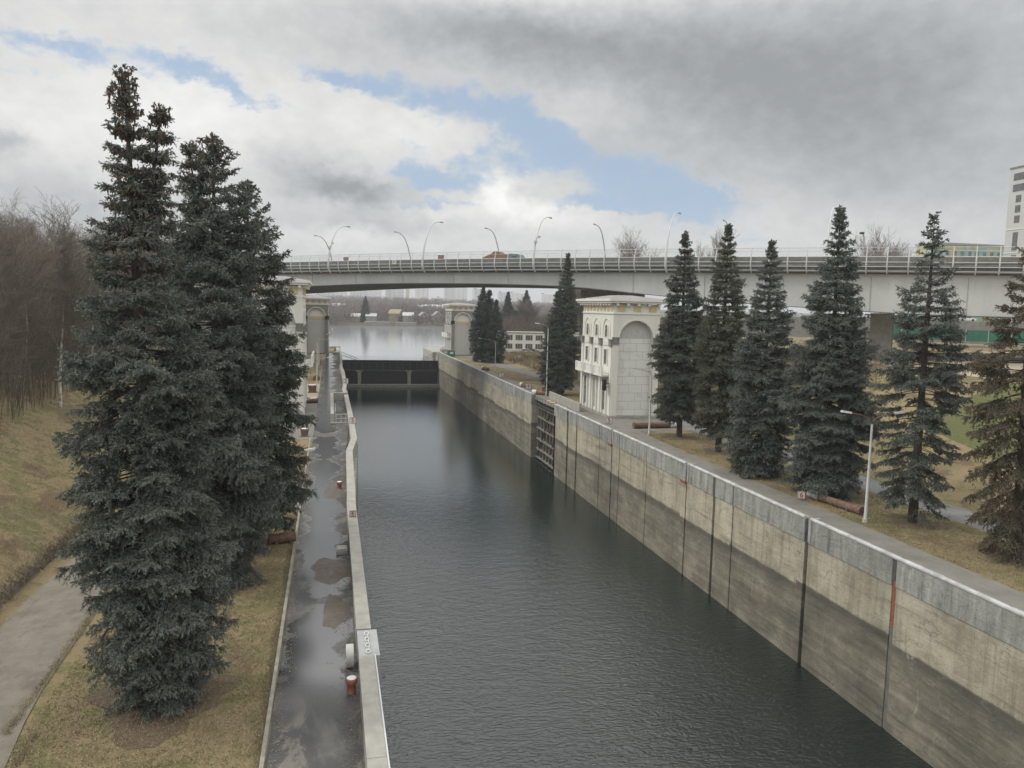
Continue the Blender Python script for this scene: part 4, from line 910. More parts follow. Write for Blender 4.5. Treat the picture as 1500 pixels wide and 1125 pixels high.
# sand heaps on the wet road
def heap(x, y, rx, ry, hh, label, seed):
    rnd = random.Random(seed); V = [(0, 0, hh)]; n = 26; rings = 5
    for j in range(1, rings+1):
        for k in range(n):
            a = 2*math.pi*k/n; q = j/rings; w = 1+.14*math.sin(3*a+seed)+.07*math.sin(7*a)
            V.append((rx*q*w*math.cos(a), ry*q*w*math.sin(a), max(.006 if j < rings else -.02, hh*(1-q)**1.2*(1+.3*rnd.uniform(-1, 1)))))
    F = [(0, 1+k, 1+(k+1) % n) for k in range(n)]
    m = MB().add(V, F)
    F2 = [(1+(j-1)*n+k, 1+j*n+k, 1+j*n+(k+1) % n, 1+(j-1)*n+(k+1) % n) for j in range(1, rings) for k in range(n)]
    m.f += F2; m.sm = [True]*len(m.f)
    o = m.build('dirt_patch', M['dirt']); o.location = (x, y, 0); tag(o, label, 'dirt heap')
M['dirt'] = pave('road_dirt', (.125, .105, .088), (.19, .165, .135), .5, 1.5)
heap(.15, 43.0, 1.3, 2.2, .10, 'low reddish-brown heap of dirt between two puddles on the quay road', 1)
heap(.25, 37.0, .75, 2.4, .05, 'thin brown smear of grit between the puddles on the quay road', 2)
heap(.3, 61.5, .9, 3.0, .05, 'thin orange-brown dirt smear beside the small red bollard', 3)
heap(-.7, 88.5, 1.3, 1.4, .05, 'pinkish dirt patch on the paved yard before the stair pit', 5)
# parked cars
def car(loc, rz, mat, label, grp=None):
    t = root('parked_car', loc, label, 'car', grp, rz)
    MB().prism([(-2.1, .3), (2.1, .3), (2.15, .75), (1.3, .92), (-1.9, .95), (-2.15, .8)], 'y', -.85, .85).build('body', mat, t)
    MB().prism([(-1.5, .94), (1.0, .92), (.4, 1.42), (-1.1, 1.45)], 'y', -.72, .72).build('cabin', M['glass'], t)
    MB().prism([(-1.05, 1.451), (.36, 1.421), (.33, 1.47), (-1.0, 1.49)], 'y', -.7, .7).build('roof', mat, t)
    for x in (-1.3, 1.3):
        for y in (-.8, .8): MB().tube([(x, y-.09, .32), (x, y+.09, .32)], .32, 14).build('wheel', M['black'], t)
    for y in (-.6, .6): MB().box(2.12, 2.17, y-.18, y+.18, .6, .74).build('headlight', M['white'], t)
car((62.5, 244, 0), R(-20), M['steel_white'], 'silver car parked before the white two-storey building')
car((65.2, 245.5, 0), R(-20), M['black'], 'black car parked before the white two-storey building')
# ------------------------------------------------------------------ trees
rng = np.random.default_rng(7)
def unit(v): return v/(np.linalg.norm(v, axis=-1, keepdims=True)+1e-9)
def spruce_geo(seed, stems, density, sc=1.0, droop=1.0, gap=0.0, cones=0, inner=.4, topgap=.3):
    """needled boughs: arching limbs with side boughs that carry short drooping fingers of needles"""
    g = np.random.default_rng(seed); FV = []; tint = []; segs = []; CV = []; UP = np.array([0, 0, 1.])
    for st in stems:
        b = np.array(st['base'], float); tp = np.array(st['top'], float); prof = st['prof']; z0 = prof[0][0]; H = tp[2]; pz = [p[0] for p in prof]; pr_ = [p[1] for p in prof]
        axis = lambda z: b+(tp-b)*((z-b[2])/(H-b[2]))
        kk = 10
        for i in range(kk):
            za = b[2]+(H-b[2])*i/kk; zb = b[2]+(H-b[2])*(i+1)/kk
            ra = st['r0']*(1-(i/kk))**.8+.02; rb = st['r0']*(1-((i+1)/kk))**.8+.015
            segs.append([*axis(za), *axis(zb), ra, rb])
        nb = int((H-z0)*density); u_ = (np.arange(nb)+g.uniform(0, 1, nb))/nb; zs = np.sort(z0+(H-z0)*u_)
        az = g.uniform(0, 2*math.pi); ph = g.uniform(0, 6.28, 4)
        zs = np.append(zs, H-.8)
        for zi, z in enumerate(zs):
            az += 2.399+g.uniform(-.5, .5)
            rr = np.interp(z, pz, pr_); fz = (z-z0)/(H-z0)
            if fz > .5 and fz < .93: z = min(H-.2, round(z/.62)*.62+g.uniform(-.1, .1))
            if g.uniform() < gap*(1.3 if fz < .4 else .8) or (zi < len(zs)-1 and g.uniform() < sstep(fz, .5, .95)*topgap): continue
            lump = 1+.08*math.sin(az+z*.9+ph[0])+.08*math.sin(az*2-z*1.7+ph[1])+.08*math.sin(z*3.1+ph[2])
            Lb = max(.22, rr*g.choice([g.uniform(.62, .85), g.uniform(.8, 1.0), g.uniform(.9, 1.06)])*lump)
            sl = (-.30+.60*fz)*droop if fz < .85 else .2+(fz-.85)*5
            sl += g.uniform(-.14, .14)
            d = np.array([math.cos(az), math.sin(az), 0.])
            if zi == len(zs)-1: d = d*.08; sl = 1.15; Lb = .8
            P0 = axis(z); side = np.array([-d[1], d[0], 0.])
            f = lambda s: P0+np.outer(s, d)*Lb+np.outer(sl*s-.45*droop*s*s*(.9-fz*.6)+.24*s**4, UP)*Lb
            q = f(np.array([0, .35, .7, 1.0])); wr = .008+.009*Lb
            for i in range(3): segs.append([*q[i], *q[i+1], wr*(1-i*.3), wr*(1-(i+1)*.3)+.003])
            # carriers: outer limb and side boughs
            ns = max(2, int(Lb/(.30*sc**.5))); ss = np.linspace(inner if Lb > 1 else .15, .95, ns)+g.uniform(-.03, .03, ns)
            ss = np.repeat(ss, 2); sd = np.tile([1., -1.], ns); a = np.radians(g.uniform(40, 70, 2*ns))
            SD = np.outer(np.cos(a), d)+side*(np.sin(a)*sd)[:, None]; SD[:, 2] = sl*.4+g.uniform(-.5, .0, 2*ns)*droop*(1.1-fz*.7); SD = unit(SD)
            SL = np.clip((.12+.42*Lb*(1.05-ss)**.7)*g.uniform(.7, 1.2, 2*ns), .12, 1.2)
            O = np.concatenate([f(ss), f(np.array([inner if Lb > 1 else .05]))]); DD = np.concatenate([SD, unit(f(np.array([1.0]))-f(np.array([inner if Lb > 1 else .05])))])
            LL = np.concatenate([SL, [Lb*(1-(inner if Lb > 1 else .05))]])
            m = np.maximum(2, (LL/(.085*sc)).astype(int))*2; ci = np.repeat(np.arange(len(LL)), m); n = len(ci)
            t = g.uniform(.05, 1, n); FO = O[ci]+DD[ci]*(LL[ci]*t)[:, None]; FO[:, 2] -= (t**2)*LL[ci]*.22*droop
            prim = ci == len(LL)-1
            FO[prim] = f((inner if Lb > 1 else .05)+(1-(inner if Lb > 1 else .05))*t[prim])
            fd = DD[ci]*g.uniform(.3, 1.0, n)[:, None]+unit(g.normal(size=(n, 3)))*.55; fd[:, 2] -= g.uniform(.0, 1.1, n)*droop*(1.1-fz); fd = unit(fd)
            FL = g.uniform(.13, .32, n)*sc**.7*(1.1-.3*t)*(1-.5*sstep(fz, .8, 1))
            k = 8; idx = np.repeat(np.arange(n), k); K = n*k
            tt = np.tile((np.arange(k)+.3)/k, n); w0 = unit(np.cross(fd[idx], g.normal(size=(K, 3))))
            C = FO[idx]+fd[idx]*(FL[idx]*tt)[:, None]
            bd_ = unit(fd[idx]*.9+w0*g.choice([-1., 1.], K)[:, None]*.8); w = unit(np.cross(bd_, g.normal(size=(K, 3))))
            bl = .085*sc**.8*g.uniform(.7, 1.25, K)*(1.15-.5*tt); bw = .042*sc**.8
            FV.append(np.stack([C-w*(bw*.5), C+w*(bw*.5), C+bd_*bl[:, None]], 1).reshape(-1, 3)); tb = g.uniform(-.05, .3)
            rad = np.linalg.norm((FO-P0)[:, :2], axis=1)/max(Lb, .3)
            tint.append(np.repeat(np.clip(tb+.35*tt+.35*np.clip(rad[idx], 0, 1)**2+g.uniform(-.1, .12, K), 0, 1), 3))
            if cones and z > H-cones:
                for p in FO[g.integers(0, n, 6)]: CV.append([*p, *(p+np.array([0, 0, -.17])), .035, .02])
    V = np.concatenate(FV); T = np.arange(len(V), dtype=np.int32).reshape(-1, 3)
    return V, T, np.concatenate(tint), segs, CV
def spruce(loc, label, mat, seed, stems, density=15, sc=1.0, group=None, **k):
    t = root('spruce_tree', loc, label, 'tree', group)
    cones = k.get('cones', 0)
    V, T, ti, segs, CV = spruce_geo(seed, stems, density, sc, **k)
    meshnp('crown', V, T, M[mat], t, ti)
    big = [s for s in segs if s[6] > .09]; sm = [s for s in segs if s[6] <= .09]
    v1, f1 = tubes_np(big, 10); v2, f2 = tubes_np(sm, 4)
    meshnp('trunk', np.concatenate([v1, v2]), np.concatenate([f1, f2+len(v1)]), M['bark'], t, smooth=True)
    if CV: v, f = tubes_np(CV, 4); meshnp('cones', v, f, M['cone'], t)['kind'] = 'stuff'
    return t
spruce((-6.1, 29.4, 0), 'tallest blue-green spruce, nearest on the left grass, with forked cone-laden top', 'needle_blue', 11,
       [dict(base=(0, 0, 0), top=(-.75, .1, 22.5), r0=.34, prof=[(.35, 1.5), (1.0, 2.1), (1.9, 1.9), (2.5, 2.3), (3.6, 2.55), (5, 2.6), (7, 2.7), (9, 2.7), (11, 2.6), (13, 2.5), (14.4, 2.0), (15.4, 1.5), (16.2, 1.65), (17.2, 1.4), (18, 1.0), (18.7, 1.05), (20.2, .75), (21.4, .5), (22.2, .25), (22.5, .12)]),
        dict(base=(-.2, 0, 17.2), top=(.4, .1, 21.3), r0=.09, prof=[(17.0, 1.0), (18.3, .8), (19.6, .6), (20.6, .4), (21.3, .08)])], density=24, topgap=.35, cones=6.5, inner=.38)
spruce((-5.9, 42.5, 0), 'second blue-green spruce from the left with two pointed tops, behind the tallest one', 'needle_blue', 12,
       [dict(base=(0, 0, 0), top=(.1, 0, 23.0), r0=.34, prof=[(1.2, 2.3), (4, 3.3), (8, 3.4), (12, 3.2), (15, 2.9), (18, 2.3), (19.6, 1.9), (21, 1.3), (22.2, .7), (23.0, .1)]),
        dict(base=(-.3, 0, 17.0), top=(-1.1, 0, 22.6), r0=.09, prof=[(17.2, 1.6), (19, 1.3), (21, .8), (22.0, .35), (22.6, .06)])], density=20, sc=1.25, cones=3, inner=.38)
spruce((-4.5, 48.6, 0), 'dark green third spruce on the left bank with a broad cone beside the quay road', 'needle_green', 13,
       [dict(base=(0, 0, 0), top=(-.3, 0, 21.7), r0=.33, prof=[(1.6, 2.0), (3.5, 2.9), (6, 3.4), (10, 3.5), (13, 3.1), (16, 2.5), (18.5, 1.8), (20.2, 1.0), (21.2, .5), (21.7, .08)])], density=21, sc=1.35, inner=.38)
def cone_prof(h, r, z0, p=.85, mid=.3):
    return [(z0, r*.62)]+[(z0+(h-z0)*q, r*min(1, (1-q)**p/(1-mid)**p) if q > mid else r*(.7+.3*q/mid)) for q in (.1, .2, .3, .4, .5, .6, .7, .8, .9, .96)]+[(h, .08)]
def one(loc, label, mat, seed, h, r, z0, lean=(0, 0), mid=.3, p=1.0, r0=.33, **k):
    return spruce(loc, label, mat, seed, [dict(base=(0, 0, 0), top=(lean[0], lean[1], h), r0=r0, prof=cone_prof(h, r, z0, p, mid))], **k)
one((40.5, 83.5, 0), 'dark spruce hiding the right edge of the near right tower', 'needle_green', 21, 23.9, 3.7, 2.6, (-.4, 0), density=24, sc=1.9, p=.8)
one((40.5, 74.0, 0), 'narrow olive-brown spruce with a sparse top, second right of the tower', 'needle_brown', 22, 23.8, 3.1, 2.4, (-.1, 0), density=22, sc=1.8, mid=.42, p=.85)
one((38.7, 63.0, 0), 'grey-green spruce with boughs down to the ground, third right of the tower', 'needle_blue', 23, 21.2, 3.5, .3, (.1, 0), density=23, sc=1.65, mid=.35, p=.85)
one((40.0, 55.0, 0), 'largest dense blue-green spruce of the right bank row, behind the number six sign', 'needle_blue', 24, 23.3, 4.0, .9, (-.2, 0), density=26, sc=1.5, mid=.32, p=.85)
one((41.3, 46.5, 0), 'thin gappy spruce with bare lower trunk, right of the lamp post', 'needle_blue', 25, 22.0, 3.5, 1.6, (-.1, 0), density=17, sc=1.4, mid=.45, gap=.32, p=.85)
one((41.9, 38.3, 0), 'drying brown spruce with drooping dead boughs at the right edge', 'needle_dead', 26, 19.8, 3.5, 1.2, (-.9, 0), density=14, sc=1.25, mid=.45, gap=.2, droop=1.6, p=.7)
spruce((38.9, 127.0, 0), 'dark spruce with two trunks beside the gate recess', 'needle_green', 27,
       [dict(base=(0, 0, 0), top=(.6, 0, 24.0), r0=.3, prof=cone_prof(24.0, 3.1, 2.0, .85, .3)), dict(base=(-1.6, -.4, 0), top=(-1.0, 0, 17.5), r0=.24, prof=cone_prof(17.5, 2.7, .8, .8, .4))], density=20, sc=2.6)
spruce((40.0, 204.5, 0), 'left one of the two dark spruces in front of the far right tower', 'needle_far', 28, [dict(base=(0, 0, 0), top=(0, 0, 19.9), r0=.3, prof=cone_prof(19.9, 3.6, 1.2, .8, .35)), dict(base=(1, 0, 3), top=(1.8, 0, 19.0), r0=.2, prof=cone_prof(19, 2.6, 6, .8, .35))], density=13, sc=4.2)
one((43.0, 201.0, 0), 'right one of the two dark spruces in front of the far right tower', 'needle_far', 29, 16.4, 3.4, 1.0, density=13, sc=4.2)
one((74.0, 322, 0), 'far dark spruce above the left end of the white two-storey building', 'needle_far', 30, 21.0, 4.3, 2, density=11, sc=6)
one((94.5, 371, 0), 'broad far spruce above the middle of the white two-storey building', 'needle_far', 31, 23.0, 6.2, 2, density=11, sc=7)
one((84.0, 350, 0), 'small far spruce between the two far spruces beyond the white building', 'needle_far', 32, 13.0, 3.2, 2, density=11, sc=7)

def bare_geo(seed, h, spread, lv=4, trunk=.16, weep=0.0, nb=9, multi=1):
    g = random.Random(seed); out = []; tk = []
    def grow(p, d, L, r, lev, dst):
        n = 4 if lev < 2 else 3; q = Vector(p); dd = Vector(d); kids = []
        for i in range(n):
            dd = (dd+Vector((g.uniform(-1, 1), g.uniform(-1, 1), g.uniform(-.6, .9)))*.16).normalized()
            if lev >= 3: dd = (dd+Vector((0, 0, -weep))).normalized()
            e = q+dd*(L/n); ra = r*(1-.75*i/n); rb = r*(1-.75*(i+1)/n)
            dst.append([*q, *e, ra, max(rb, .006)]); kids.append((e, Vector(dd), rb)); q = e
        if lev < lv:
            for (e, de, rb) in kids[(0 if lev else 1):]:
                for _ in range({0: nb//3+1, 1: 3, 2: 3, 3: 3}.get(lev, 2) - (1 if lev == 3 else 0)):
                    a = g.uniform(0, 6.283); ax = Vector((math.cos(a), math.sin(a), 0)); k = g.uniform(.55, 1.0)*spread
                    nd = (de+ax*k+Vector((0, 0, .25))).normalized()
                    grow(e, nd, L*g.uniform(.36, .58), max(rb*.6, .008), lev+1, out)
    for m in range(multi):
        a = g.uniform(0, 6.28); d = Vector((.1*math.cos(a)*multi, .1*math.sin(a)*multi, 1)).normalized()
        grow((0, 0, 0), d, h*.72, trunk, 0, tk)
    return tk, out
def bare_tree(name, loc, label, cat, seed, h, spread=.8, mat='twig', tmat='birch', group=None, fat=1.0, **k):
    t = root(name, loc, label, cat, group)
    tk, br = bare_geo(seed, h, spread, **k)
    v, f = tubes_np(tk, 7); meshnp('trunk', v, f, M[tmat], t, smooth=True)
    br = np.array(br); br[:, 6:8] *= fat; br[:, 6:8] = np.maximum(br[:, 6:8], .011*fat)
    v, f = tubes_np(br, 3); meshnp('crown', v, f, M[mat], t)
    return t
GB = 'bare birches on the left hillside'
protos = [bare_tree('birch_tree', (-26+i*1.0, 72+i*3, 0), 'leafless pale birch in the wood on the left hillside', 'tree', 50+i, hh, .75, group=GB, weep=.18, fat=.95, mat='twig_pale') for i, hh in enumerate((17, 15.5, 18, 16))]
for p_, hh in zip(protos, (17, 15.5, 18, 16)): p_['h0'] = hh*1.12
g = random.Random(3)
spots = []; hts = []
while len(spots) < 56:
    y = g.uniform(62, 165); x = -23.5-g.random()**1.3*46
    if x < -.62*y-4: continue
    hh_ = CAM_H+.066*math.hypot(x, y)*g.uniform(.8, 1.0)-hL(x, y)
    if hh_ < 10: continue
    if all((x-a)**2+(y-b)**2 > 4.5 for a, b in spots): spots.append((x, y)); hts.append(hh_)
for i, (x, y) in enumerate(spots):
    c = protos[i] if i < 4 else copy_tree(protos[i % 4])
    s = hts[i]/c.get('h0', 17.0); c.location = (x, y, hL(x, y)-.1); c.scale = (s, s, s); c.rotation_euler = (0, 0, g.uniform(0, 6.28))
# thicket: dense brown undergrowth that reads as one mass
def thicket(name, boxf, n, hmin, hmax, label, mat, r=.03, cat='thicket', seed=5, slant=.25, sub=4, cap=None):
    g = np.random.default_rng(seed); S = []
    for i in range(n):
        x, y, z = boxf(g); h = g.uniform(hmin, hmax); h = min(h, max(1.0, cap*math.hypot(x, y)+CAM_H-z)) if cap is not None else h; d = np.array([g.normal()*slant*h, g.normal()*slant*h, h]); p = np.array([x, y, z]); S.append([*p, *(p+d*.5+0), r, r*.7]); m = p+d*.5; e = p+d+g.normal(size=3)*.2*h*.3; S.append([*m, *e, r*.7, r*.3])
        for k in range(sub):
            q = p+d*g.uniform(.25, .95); v = g.normal(size=3)*h*.16; v[2] = abs(v[2])*1.2; S.append([*q, *(q+v), r*.5, r*.2])
    V, F = tubes_np(S, 3); o = meshnp(name, V, F, M[mat]); tag(o, label, cat, kind='stuff'); return o
def bl(g):
    y = g.uniform(60, 190); x = -24-abs(g.normal())*18-(y-60)*.05; return x, y, hL(x, y)-.1
thicket('undergrowth', bl, 9000, 2.5, 9, 'dense dark brown leafless undergrowth filling the left hillside wood', 'twig_dark', .026, sub=7, cap=.0, slant=.09)
def bl2(g):
    y = g.uniform(90, 230); x = -48-g.random()*70; return x, y, hL(x, y)-.1
thicket('far_wood', bl2, 5000, 7, 15, 'brown leafless wood further back on the left hillside', 'twig_dark', .06, 'wood', 6, .12, 8, cap=.04)
# shrubs and bare trees beyond the bridge
bare_tree('bare_tree', (78, 186, 8), 'round bare shrub-topped tree rising above the bridge fence left of the tall lamp', 'tree', 80, 21, .9, mat='twig_pale', tmat='bark', fat=1.3, nb=12)
bare_tree('bare_tree', (88.5, 170, 8), 'thin bare tree above the bridge between two spruces', 'tree', 81, 19, .7, mat='twig_pale', tmat='bark', fat=1.3)
bare_tree('bare_tree', (132.5, 165, 8), 'pale bare tree above the bridge right of the plain lamp post', 'tree', 82, 23, .9, mat='twig_pale', tmat='bark', fat=1.3)
bare_tree('bare_tree', (136, 160, 8), 'second pale bare tree above the bridge near the mosaic building', 'tree', 83, 19, .9, mat='twig_pale', tmat='bark', fat=1.3)
bare_tree('bare_tree', (86, 285, 0), 'large bare brown tree right of the far broad spruce', 'tree', 84, 21, .9, tmat='bark', fat=2.6, nb=12)
bare_tree('bare_tree', (96, 296, 0), 'bare brown tree behind the twin-trunk spruce', 'tree', 85, 22, .9, tmat='bark', fat=2.6, nb=12)
bare_tree('bare_tree', (77, 290, 0), 'bare brown tree behind the roof of the white two-storey building', 'tree', 86, 15, .9, tmat='bark', fat=2.4)
def br_(g):
    x = 62+g.random()*90; y = 262+g.random()*70; return x, y, -.1
thicket('far_wood', br_, 3500, 5, 12, 'brown leafless wood behind the white two-storey building', 'twig_dark', .08, 'wood', 8, .15, 8)
def br2(g):
    x = 52+g.random()**1.5*30; y = 84+g.random()*40; return x, y, hR(x, y)-.1
thicket('bush_bank', br2, 1500, .8, 3.2, 'low brown bushes on the bank behind the near right tower', 'twig_dark', .02, 'bushes', 9, .3, 6)
def br3(g):
    x = 47.6+abs(g.normal())*9; y = 150+g.random()*75; return x, y, hR(x, y)
M['weed'] = simple('dry_weed', (.22, .165, .105), .95, .3, .3, bump=0)
thicket('dry_weeds', br3, 6000, .3, 1.0, 'tan dry weeds on the mound in front of the white building', 'weed', .03, 'weeds', 10, .3, 4)
def weeds_l(g):
    y = g.uniform(28, 75); x = -15.1-abs(g.normal())*.35; return x, y, hL(x, y)
thicket('dry_weeds', weeds_l, 5000, .08, .3, 'dark matted weeds along the foot of the left bank beside the gravel path', 'twig_dark', .012, 'weeds', 12, .8, 4)
# grass blades near the camera
def grass_tufts(name, n, area, h, label, mat, seed):
    g = np.random.default_rng(seed); P = np.array([area(g) for _ in range(n)]); k = 5; idx = np.repeat(np.arange(n), k); K = len(idx)
    C = P[idx]+np.c_[g.normal(0, .05, K), g.normal(0, .05, K), np.zeros(K)]; w = unit(np.c_[g.normal(size=(K, 2)), np.zeros(K)])*.012
    e = C+np.c_[g.normal(0, .06, K), g.normal(0, .06, K), g.uniform(.4, 1, K)*h]
    V = np.stack([C-w, C+w, e], 1).reshape(-1, 3); o = meshnp(name, V, np.arange(len(V)).reshape(-1, 3), M[mat], tint=np.repeat(g.uniform(0, 1, K), 3)); tag(o, label, 'grass', kind='stuff')
def needles2():
    m, nt, N, L, B = newmat('grass_blade'); at = N.new('ShaderNodeAttribute'); at.attribute_name = 'tint'
    n = nz(N, L, coords(N, L), .5, 4)
    col = ramp(N, L, mth(N, L, 'ADD', mth(N, L, 'MULTIPLY', at.outputs['Fac'], .5), mth(N, L, 'MULTIPLY', n, .5)), [(.25, (.14, .13, .06)), (.5, (.26, .215, .12)), (.75, (.40, .33, .21))])
    L.new(col, B.inputs['Base Color']); B.inputs['Roughness'].default_value = .9; return m
M['blade'] = needles2()
grass_tufts('grass', 26000, lambda g: (-10.2+g.random()*7.8, 21+g.random()**1.4*60, 0), .09, 'short dry grass of the strip between the gravel path and the quay road', 'blade', 1)
def lb(g):
    y = 24+g.random()*80; x = -14.8-g.random()*13; return x, y, hL(x, y)
grass_tufts('grass', 26000, lb, .10, 'short dry grass covering the left bank', 'blade', 2)
grass_tufts('grass', 22000, lambda g: (37.1+g.random()*7.4, 28+g.random()**1.3*58, 0), .10, 'short dry grass around the spruces of the right bank', 'blade', 3)
def litter(name, n, area, label, c, seed, sz=(.03, .09)):
    g = np.random.default_rng(seed); P = np.array([area(g) for _ in range(n)]); a = g.uniform(0, 6.28, n); r = g.uniform(*sz, n); V = []
    for k, (q, w) in enumerate(((0, 1.0), (1.5, .5), (3.1, .9), (4.7, .6))):
        V.append(np.c_[P[:, 0]+r*w*np.cos(a+q), P[:, 1]+r*w*np.sin(a+q), P[:, 2]+.02+g.uniform(0, .03, n)])
    V = np.stack(V, 1).reshape(-1, 3); o = meshnp(name, V, np.arange(len(V)).reshape(-1, 4), simple(name+'_material', c, .9, .4, 3, bump=0)); tag(o, label, 'litter', kind='stuff')
litter('fallen_leaves', 3000, lambda g: (-10.4+g.random()*8.1, 21+g.random()**1.5*55, .03), 'pale dead leaves scattered over the strip of grass beside the quay road', (.36, .30, .20), 31, (.012, .035))
litter('fallen_leaves', 1500, lambda g: (37.1+g.random()*7.2, 30+g.random()*55, .03), 'pale dead leaves scattered under the right spruces', (.34, .28, .19), 32, (.02, .06))
litter('road_grit', 1800, lambda g: (.95-abs(g.normal())*.35, 21+g.random()**1.3*60, -.008), 'grit and dead leaves gathered along the foot of the left parapet', (.20, .165, .12), 33, (.015, .05))
litter('road_grit', 1500, lambda g: (-1.95+abs(g.normal())*.22, 21+g.random()**1.3*60, -.008), 'grit and dead leaves gathered along the kerb of the quay road', (.24, .2, .14), 34, (.015, .05))
def edge_l(g):
    y = 22+g.random()**1.4*45; return -10.0-.02*(y-23)-abs(g.normal())*.12+(.35 if y < 28 else -.55), y, 0
grass_tufts('grass', 5000, edge_l, .10, 'ragged grass fringe along the gravel path', 'blade', 4)
grass_tufts('grass', 4000, lambda g: (-2.25-abs(g.normal())*.1, 21+g.random()**1.3*60, .0), .13, 'ragged grass fringe against the kerb of the quay road', 'blade', 5)
# dark litter discs below spruces, contact shade put into their colour
M['litter'] = pave('litter_contact_shade', (.12, .085, .055), (.17, .14, .08), .5, 2.5)
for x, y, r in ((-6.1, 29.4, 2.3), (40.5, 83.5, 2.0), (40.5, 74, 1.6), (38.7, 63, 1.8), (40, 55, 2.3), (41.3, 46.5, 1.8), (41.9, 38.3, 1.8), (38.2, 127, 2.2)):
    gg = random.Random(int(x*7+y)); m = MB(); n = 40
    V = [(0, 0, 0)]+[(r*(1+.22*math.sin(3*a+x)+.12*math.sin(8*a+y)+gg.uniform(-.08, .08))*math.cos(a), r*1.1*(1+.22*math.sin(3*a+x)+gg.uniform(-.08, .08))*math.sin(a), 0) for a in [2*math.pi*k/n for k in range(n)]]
    o = m.add(V, [(0, 1+k, 1+(k+1) % n) for k in range(n)]).build('litter_contact_shade', M['litter'], kind='structure'); o.location = (x, y, .016)

# ------------------------------------------------------------------ background buildings
def white_building():
    t = root('office_building', (56.0, 252.5, .0), 'low white two-storey building with rows of dark windows behind the mound', 'building', rz=R(-8))
    MB().box(0, 40, 0, 11, -.5, 6.4).box(-8, 0-.01, 3, 12, -.5, 6.2).build('wall', M['cream_trim'], t)
    MB().box(-.3, 40.3, -.3, 11.3, 6.41, 6.65).box(-8.3, -.31, 2.7, 12.3, 6.21, 6.4).build('roof', M['roof'], t)
    for r_, z in ((0, 4.0), (1, 1.1)):
        for i in range(11):
            x = 1.3+i*3.4
            w = MB().box(x, x+2.5, -.04, .02, z, z+1.7).build('window', M['glass'], t)
            f = MB().box(x-.08, x+2.58, -.14, -.041, z-.16, z-.01)
            for q in (0, .82, 1.64, 2.44): f.box(x+q, x+q+.07, -.09, -.041, z, z+1.7)
            f.build('frame', M['white'], w)
        for i in range(2):
            x = -6.8+i*3; MB().box(x, x+1.1, 2.93, 3.0, z, z+1.7).build('window', M['glass'], t)
    MB().box(-3.0, -1.8, 2.8, 2.999, .0, 2.6).build('door', M['redbrick'], t)
    MB().box(-.4, -.2, 1.2, 3.0, 0, 3.2).build('downpipe', M['redbrick'], t)
white_building()
def tall_building():
    t = root('apartment_tower', (305, 300, 8), 'pale high-rise with grey window bands at the right edge', 'building', rz=R(-94))
    # local: face towards -Y
    MB().box(0, 56, 0, 26, 0, 75.5).build('wall', M['tallwall'], t); MB().box(-.3, 56.3, -.3, 26.3, 75.5, 76.3).build('roof', M['conc_dark'], t)
    for i in range(6):
        x = 4.5+i*8.6
        for j in range(2):
            z = 70-j*5.0; MB().box(x-2.2, x+5.6, -.1, .02, z, z+3.3).build('window', M['glass'], t)
        for j in range(3):
            z = 60-j*4.6; MB().box(x, x+3.0, -.1, .02, z, z+3.3).build('window', M['glass'], t)
        for j in range(4):
            z = 38-j*10.3; MB().box(x, x+2.9, -.1, .02, z, z+8.6).build('window', M['glass'], t, 'tall recessed window strip')
    for z in (47.8, 37.2-0.0, 26.8, 16.5): MB().box(-.2, 56.2, -.25, -.11, z, z+.5).build('ledge', M['white'], t)
tall_building()
def mosaic_building():
    t = root('apartment_block', (309, 342, 8), 'low block with a pale green and yellow mosaic facade left of the high-rise', 'building', rz=R(-3))
    MB().box(-4, 40, 0, 14, 0, 44.8).build('wall', M['mosaic'], t); MB().box(-4.5, 41, -.5, 15, 44.8, 45.8).build('roof', M['conc'], t)
    for i in range(9):
        x = -2+i*4.4
        for z in (33.5, 39.5): MB().box(x, x+1.9, -.15, .02, z, z+2.2).build('window', M['glass'] if i % 3 else M['bluegrey'], t)
mosaic_building()
t = root('lamp_post', (116.5, 152, 8.9), 'plain tall dark lamp post beyond the bridge between two spruces', 'street lamp')
MB().tube([(0, 0, 0), (0, 0, 22.5), (-.1, 0, 23.6), (-.6, -.3, 24.4)], [.22, .16, .14, .12], 8).build('pole', M['steel_grey'], t); MB().box(-1.3, -.5, -.6, 0, 24.2, 24.6).build('lamp_head', M['black'], t)
# green fence, embankment and parked cars on the right upper plateau
t = root('site_fence', (150, 178, 8.9), 'green sheet-metal fence seen between the right spruces', 'fence', rz=R(-45))
for i in range(15): MB().box(-5+i*5, -.12+i*5, -.05, .05, .1, 3.0).build('panel', M['green'], t)
for i in range(16): MB().box(-5.1+i*5, -4.92+i*5, -.12, .12, 0, 3.1).build('post', M['steel_grey'], t)
t = MB().box(-60, 90, 0, 30, -1, 5.2).build('approach_ramp', M['barrier']); t.location = (163, 190, 8.9); t.rotation_euler = (0, 0, R(-45)); tag(t, 'grey raised road embankment behind the green fence', 'embankment')
for i in range(7):
    a = R(-45); x = -20+i*8.5; y = 3+(i % 2)*.6
    car((163+x*math.cos(a)-y*math.sin(a), 190+x*math.sin(a)+y*math.cos(a), 14.1), a, M['white'] if i % 3 else M['steel_grey'], 'car on the raised road behind the green fence', 'cars on the raised road')
